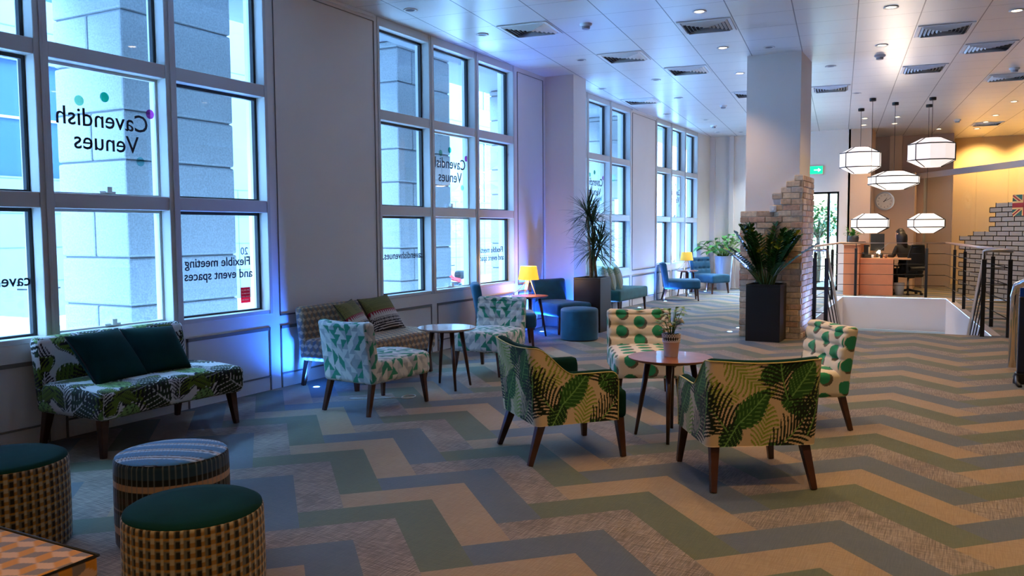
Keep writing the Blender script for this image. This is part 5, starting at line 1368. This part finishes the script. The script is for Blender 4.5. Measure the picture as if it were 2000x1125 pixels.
def head(t, c, s, face, hair_m, long_hair=False):
    """egg-shaped head with brow, nose, mouth, eyes, ears and hair; face = unit direction the face looks"""
    f = Vector(face).normalized(); r = f.cross(Vector((0, 0, 1))).normalized(); c = Vector(c)
    n, m = 28, 20; vs = []
    for j in range(m+1):
        ph = PI*j/m
        for i in range(n):
            th = 2*PI*i/n; x = math.sin(ph)*math.cos(th); y = math.sin(ph)*math.sin(th); z = math.cos(ph)
            w_ = 1-.22*max(0, -z)**1.5; fx = x*(1.0-.05*abs(y)); k = 1
            if x > .8 and -.35 < z < .15: k += .13*math.exp(-(y/.14)**2)*math.exp(-((z+.18)/.17)**2)
            if x > .6: k -= .035*math.exp(-((abs(y)-.33)/.13)**2)*math.exp(-((z-.05)/.10)**2); k += .02*math.exp(-((z+.52)/.06)**2)*math.exp(-(y/.25)**2)
            vs.append(c+(f*fx*.098*k+r*y*.076*w_*k+Vector((0, 0, z*.118)))*s)
    fs = [(j*n+i, j*n+(i+1) % n, (j+1)*n+(i+1) % n, (j+1)*n+i) for j in range(m) for i in range(n)]
    mb = MB(); mb.add(vs, fs, 0, True)
    for sg in (-1, 1): mb.taper(c+(r*sg*.074-f*.005+Vector((0, 0, -.025)))*s, c+(r*sg*.082-f*.012+Vector((0, 0, .03)))*s, .012*s, .017*s, n=8, smooth=True)
    mb.build('head', M['skin'], t)
    mb = MB()
    for sg in (-1, 1): p = c+(f*.087+r*sg*.028+Vector((0, 0, .008)))*s; mb.taper(p-r*.010*s, p+r*.010*s, .005*s, .005*s, n=8)
    mb.build('eyes', M['black'], t)
    p = c+(f*.086+Vector((0, 0, -.062)))*s; mb = MB(); mb.taper(p-r*.020*s, p+r*.020*s, .004*s, .004*s, n=6); mb.build('mouth', mat('lips', (160, 84, 76), .5), t)
    mb = MB(); vs = []
    for j in range(m+1):
        ph = PI*j/m
        for i in range(n):
            th = 2*PI*i/n; x = math.sin(ph)*math.cos(th); y = math.sin(ph)*math.sin(th); z = math.cos(ph)
            front = x > .25 and z < .55
            k = .90 if front else 1.12
            zz = z*.118*k; xx, yy = x*.098*k, y*.076*k
            if long_hair and z < .1 and not front: drop = (.1-z); zz = -.30*drop; xx = min(x, .1)*.14-.03*drop; yy = y*(.10+.05*drop); xx -= .015
            vs.append(c+(f*xx+r*yy+Vector((0, 0, zz)))*s)
    mb.add(vs, fs, 0, True)
    if long_hair: mb.taper(c-f*.035+Vector((0, 0, .06)), c-f*.10+Vector((0, 0, -.34)), .085, .11, n=16, smooth=True)
    mb.build('hair', hair_m, t)
def hand(parent, wrist, d, curl=.5, side=1, s=1.0):
    """palm with four fingers and a side thumb, skinned chains from the palm"""
    d = Vector(d).normalized(); w_ = Vector(wrist); up = Vector((0, 0, 1)); x = d.cross(up).normalized()*side; n = x.cross(d)*side
    J = [(*w_, .022*s)]; B = []
    pm = w_+d*.05*s; J.append((*pm, (.032*s, .016*s))); B.append((0, 1))
    for i in range(4):
        b = w_+d*.085*s+x*(i-1.5)*.019*s; L = (.070, .080, .075, .058)[i]*s; J.append((*b, .0095*s)); a = len(J)-1; B.append((1, a)); q = b; dd = d.copy()
        for k in range(2):
            dd = (dd-up*curl*.6).normalized(); q = q+dd*L/2; J.append((*q, (.0085-.001*k)*s)); B.append((len(J)-2, len(J)-1))
    b = w_+d*.03*s-x*.030*s; J.append((*b, .011*s)); B.append((1, len(J)-1)); q = b+(d*.7-x*.7-up*.2).normalized()*.045*s; J.append((*q, .009*s)); B.append((len(J)-2, len(J)-1))
    return skin_body('hand', J, B, M['skin'], parent, 0, 1)
# receptionist, seated, seen from behind right, facing the desk (towards -X)
t = thing('person', 'seated person with long dark hair and black clothes at the reception desk', 'person', (-1.12, 21.50, 0), -.75)
J = [(0, 0, .56, .15), (-.02, 0, .74, (.14, .12)), (-.06, 0, .94, (.19, .15)), (-.10, 0, 1.12, (.19, .12)), (-.14, 0, 1.22, .06), (-.17, 0, 1.27, .052),
     (-.10, -.17, 1.12, .062), (-.16, -.22, .90, .050), (-.40, -.14, .90, .040),
     (-.10, .17, 1.12, .062), (-.16, .22, .90, .050), (-.40, .14, .90, .040),
     (-.06, -.10, .54, .095), (-.44, -.12, .53, .072), (-.42, -.12, .30, .055), (-.40, -.12, .09, .042), (-.52, -.12, .05, .038),
     (-.06, .10, .54, .095), (-.44, .12, .53, .072), (-.42, .12, .30, .055), (-.40, .12, .09, .042), (-.52, .12, .05, .038)]
Bn = [(0, 1), (1, 2), (2, 3), (3, 4), (4, 5), (3, 6), (6, 7), (7, 8), (3, 9), (9, 10), (10, 11), (0, 12), (12, 13), (13, 14), (14, 15), (15, 16), (0, 17), (17, 18), (18, 19), (19, 20), (20, 21)]
skin_body('body', J, Bn, M['cloth_black'], t)
head(t, (-.20, 0, 1.40), 1.15, (-1, -.10, -.18), M['hair'], True)
hand(t, (-.42, -.14, .905), (-1, .1, 0)); hand(t, (-.42, .14, .905), (-1, -.1, 0), side=-1)
# pedestrian in the street
t = thing('person', 'standing pedestrian in dark jacket and blue jeans in the street, far left', 'person', (-14.3, 7.72, GZ-.12))
H = 1.0
J = [(0, 0, .95, .13), (0, 0, 1.12, (.14, .11)), (0, 0, 1.32, (.17, .12)), (0, 0, 1.44, (.14, .09)), (0, 0, 1.52, .055), (-.01, 0, 1.58, .05),
     (0, -.20, 1.42, .065), (.02, -.26, 1.14, .052), (.14, -.22, .93, .040), (0, .20, 1.42, .065), (.02, .26, 1.14, .052), (.14, .22, .93, .040)]
Bn = [(0, 1), (1, 2), (2, 3), (3, 4), (4, 5), (3, 6), (6, 7), (7, 8), (3, 9), (9, 10), (10, 11)]
skin_body('body', J, Bn, mat('dark_jacket', (44, 46, 62), .8), t)
J = [(0, 0, .94, .13), (0, -.10, .86, .095), (.02, -.11, .48, .065), (-.01, -.12, .10, .05), (.10, -.12, .05, .04), (0, .10, .86, .095), (.04, .11, .48, .065), (.03, .12, .10, .05), (.14, .12, .05, .04)]
skin_body('jeans', J, [(0, 1), (1, 2), (2, 3), (3, 4), (0, 5), (5, 6), (6, 7), (7, 8)], mat('blue_denim', (40, 76, 150), .8), t)
head(t, (.01, 0, 1.70), 1.0, (.6, -.8, 0), M['hair'])
hand(t, (.15, -.22, .92), (.5, 0, -1)); hand(t, (.15, .22, .92), (.5, 0, -1), side=-1)

def office_chair():
    t = thing('office_chair', 'black mesh-backed swivel chair holding the receptionist', 'office chair', (-1.06, 21.46, 0), math.radians(40))
    def ds(Q, P): return Q
    upholstered('seat', (.50, .50, .09), .04, (0, .02, .455), t, None, M['blackm'], .03)
    mb = MB()
    n, m = 12, 14; vs = []
    for j in range(m+1):
        v = j/m; wd = .23*(1-.35*abs(v-.35)**1.5*1.8)
        for i in range(n+1):
            u = i/n*2-1; vs.append((u*wd, -.27-.10*v+.06*u*u, .50+.66*v))
    mb.add(vs, [(j*(n+1)+i, j*(n+1)+i+1, (j+1)*(n+1)+i+1, (j+1)*(n+1)+i) for j in range(m) for i in range(n)], 0, True)
    o = mb.build('backrest', M['blackm'], t); s = o.modifiers.new('thick', 'SOLIDIFY'); s.thickness = .02
    e = [vs[j*(n+1)] for j in range(m+1)]+[vs[m*(n+1)+i] for i in range(1, n+1)]+[vs[j*(n+1)+n] for j in range(m-1, -1, -1)]+[vs[i] for i in range(n-1, -1, -1)]
    mb = MB(); mb.tube(e, .018, 7); mb.build('back_frame', M['black'], t)
    mb = MB(); mb.taper((-.2, -.30, .62), (.2, -.30, .62), .05, .05, n=6); mb.tube([(0, -.30, .62), (0, -.2, .42), (0, 0, .40)], .025, 8); mb.build('lumbar_bar', M['black'], t)
    for sx in (-1, 1):
        mb = MB(); mb.tube([(sx*.22, 0, .42), (sx*.30, 0, .46), (sx*.30, 0, .66)], .016, 8); mb.box(sx*.30-.04, sx*.30+.04, -.12, .14, .66, .69); mb.build('armrest', M['black'], t)
    mb = MB(); mb.taper((0, 0, .12), (0, 0, .42), .028, .022, n=14, smooth=True); mb.build('gas_lift', M['steel'], t)
    for i in range(5):
        a = 2*PI*i/5+.3; mb = MB(); mb.taper((0, 0, .115), (.30*math.cos(a), .30*math.sin(a), .075), .028, .018); o = mb.build('base_arm', M['black'], t)
        mb = MB(); wheel(mb, (.30*math.cos(a), .30*math.sin(a), .03), .03, .04, n=14); mb.build('castor', M['black'], o)
office_chair()

# ------------------------------------------------------------------ warm wash lamps of the meeting room and reception
for x in (.4, 1.6, 3.0): light('wall_washer_lamp', 'SPOT', (x, 25.2, CEIL-.05), 70, (1, .66, .30), rot=(-.5+1.0, 0, 0), spot_size=math.radians(110), spot_blend=1, shadow_soft_size=.06)
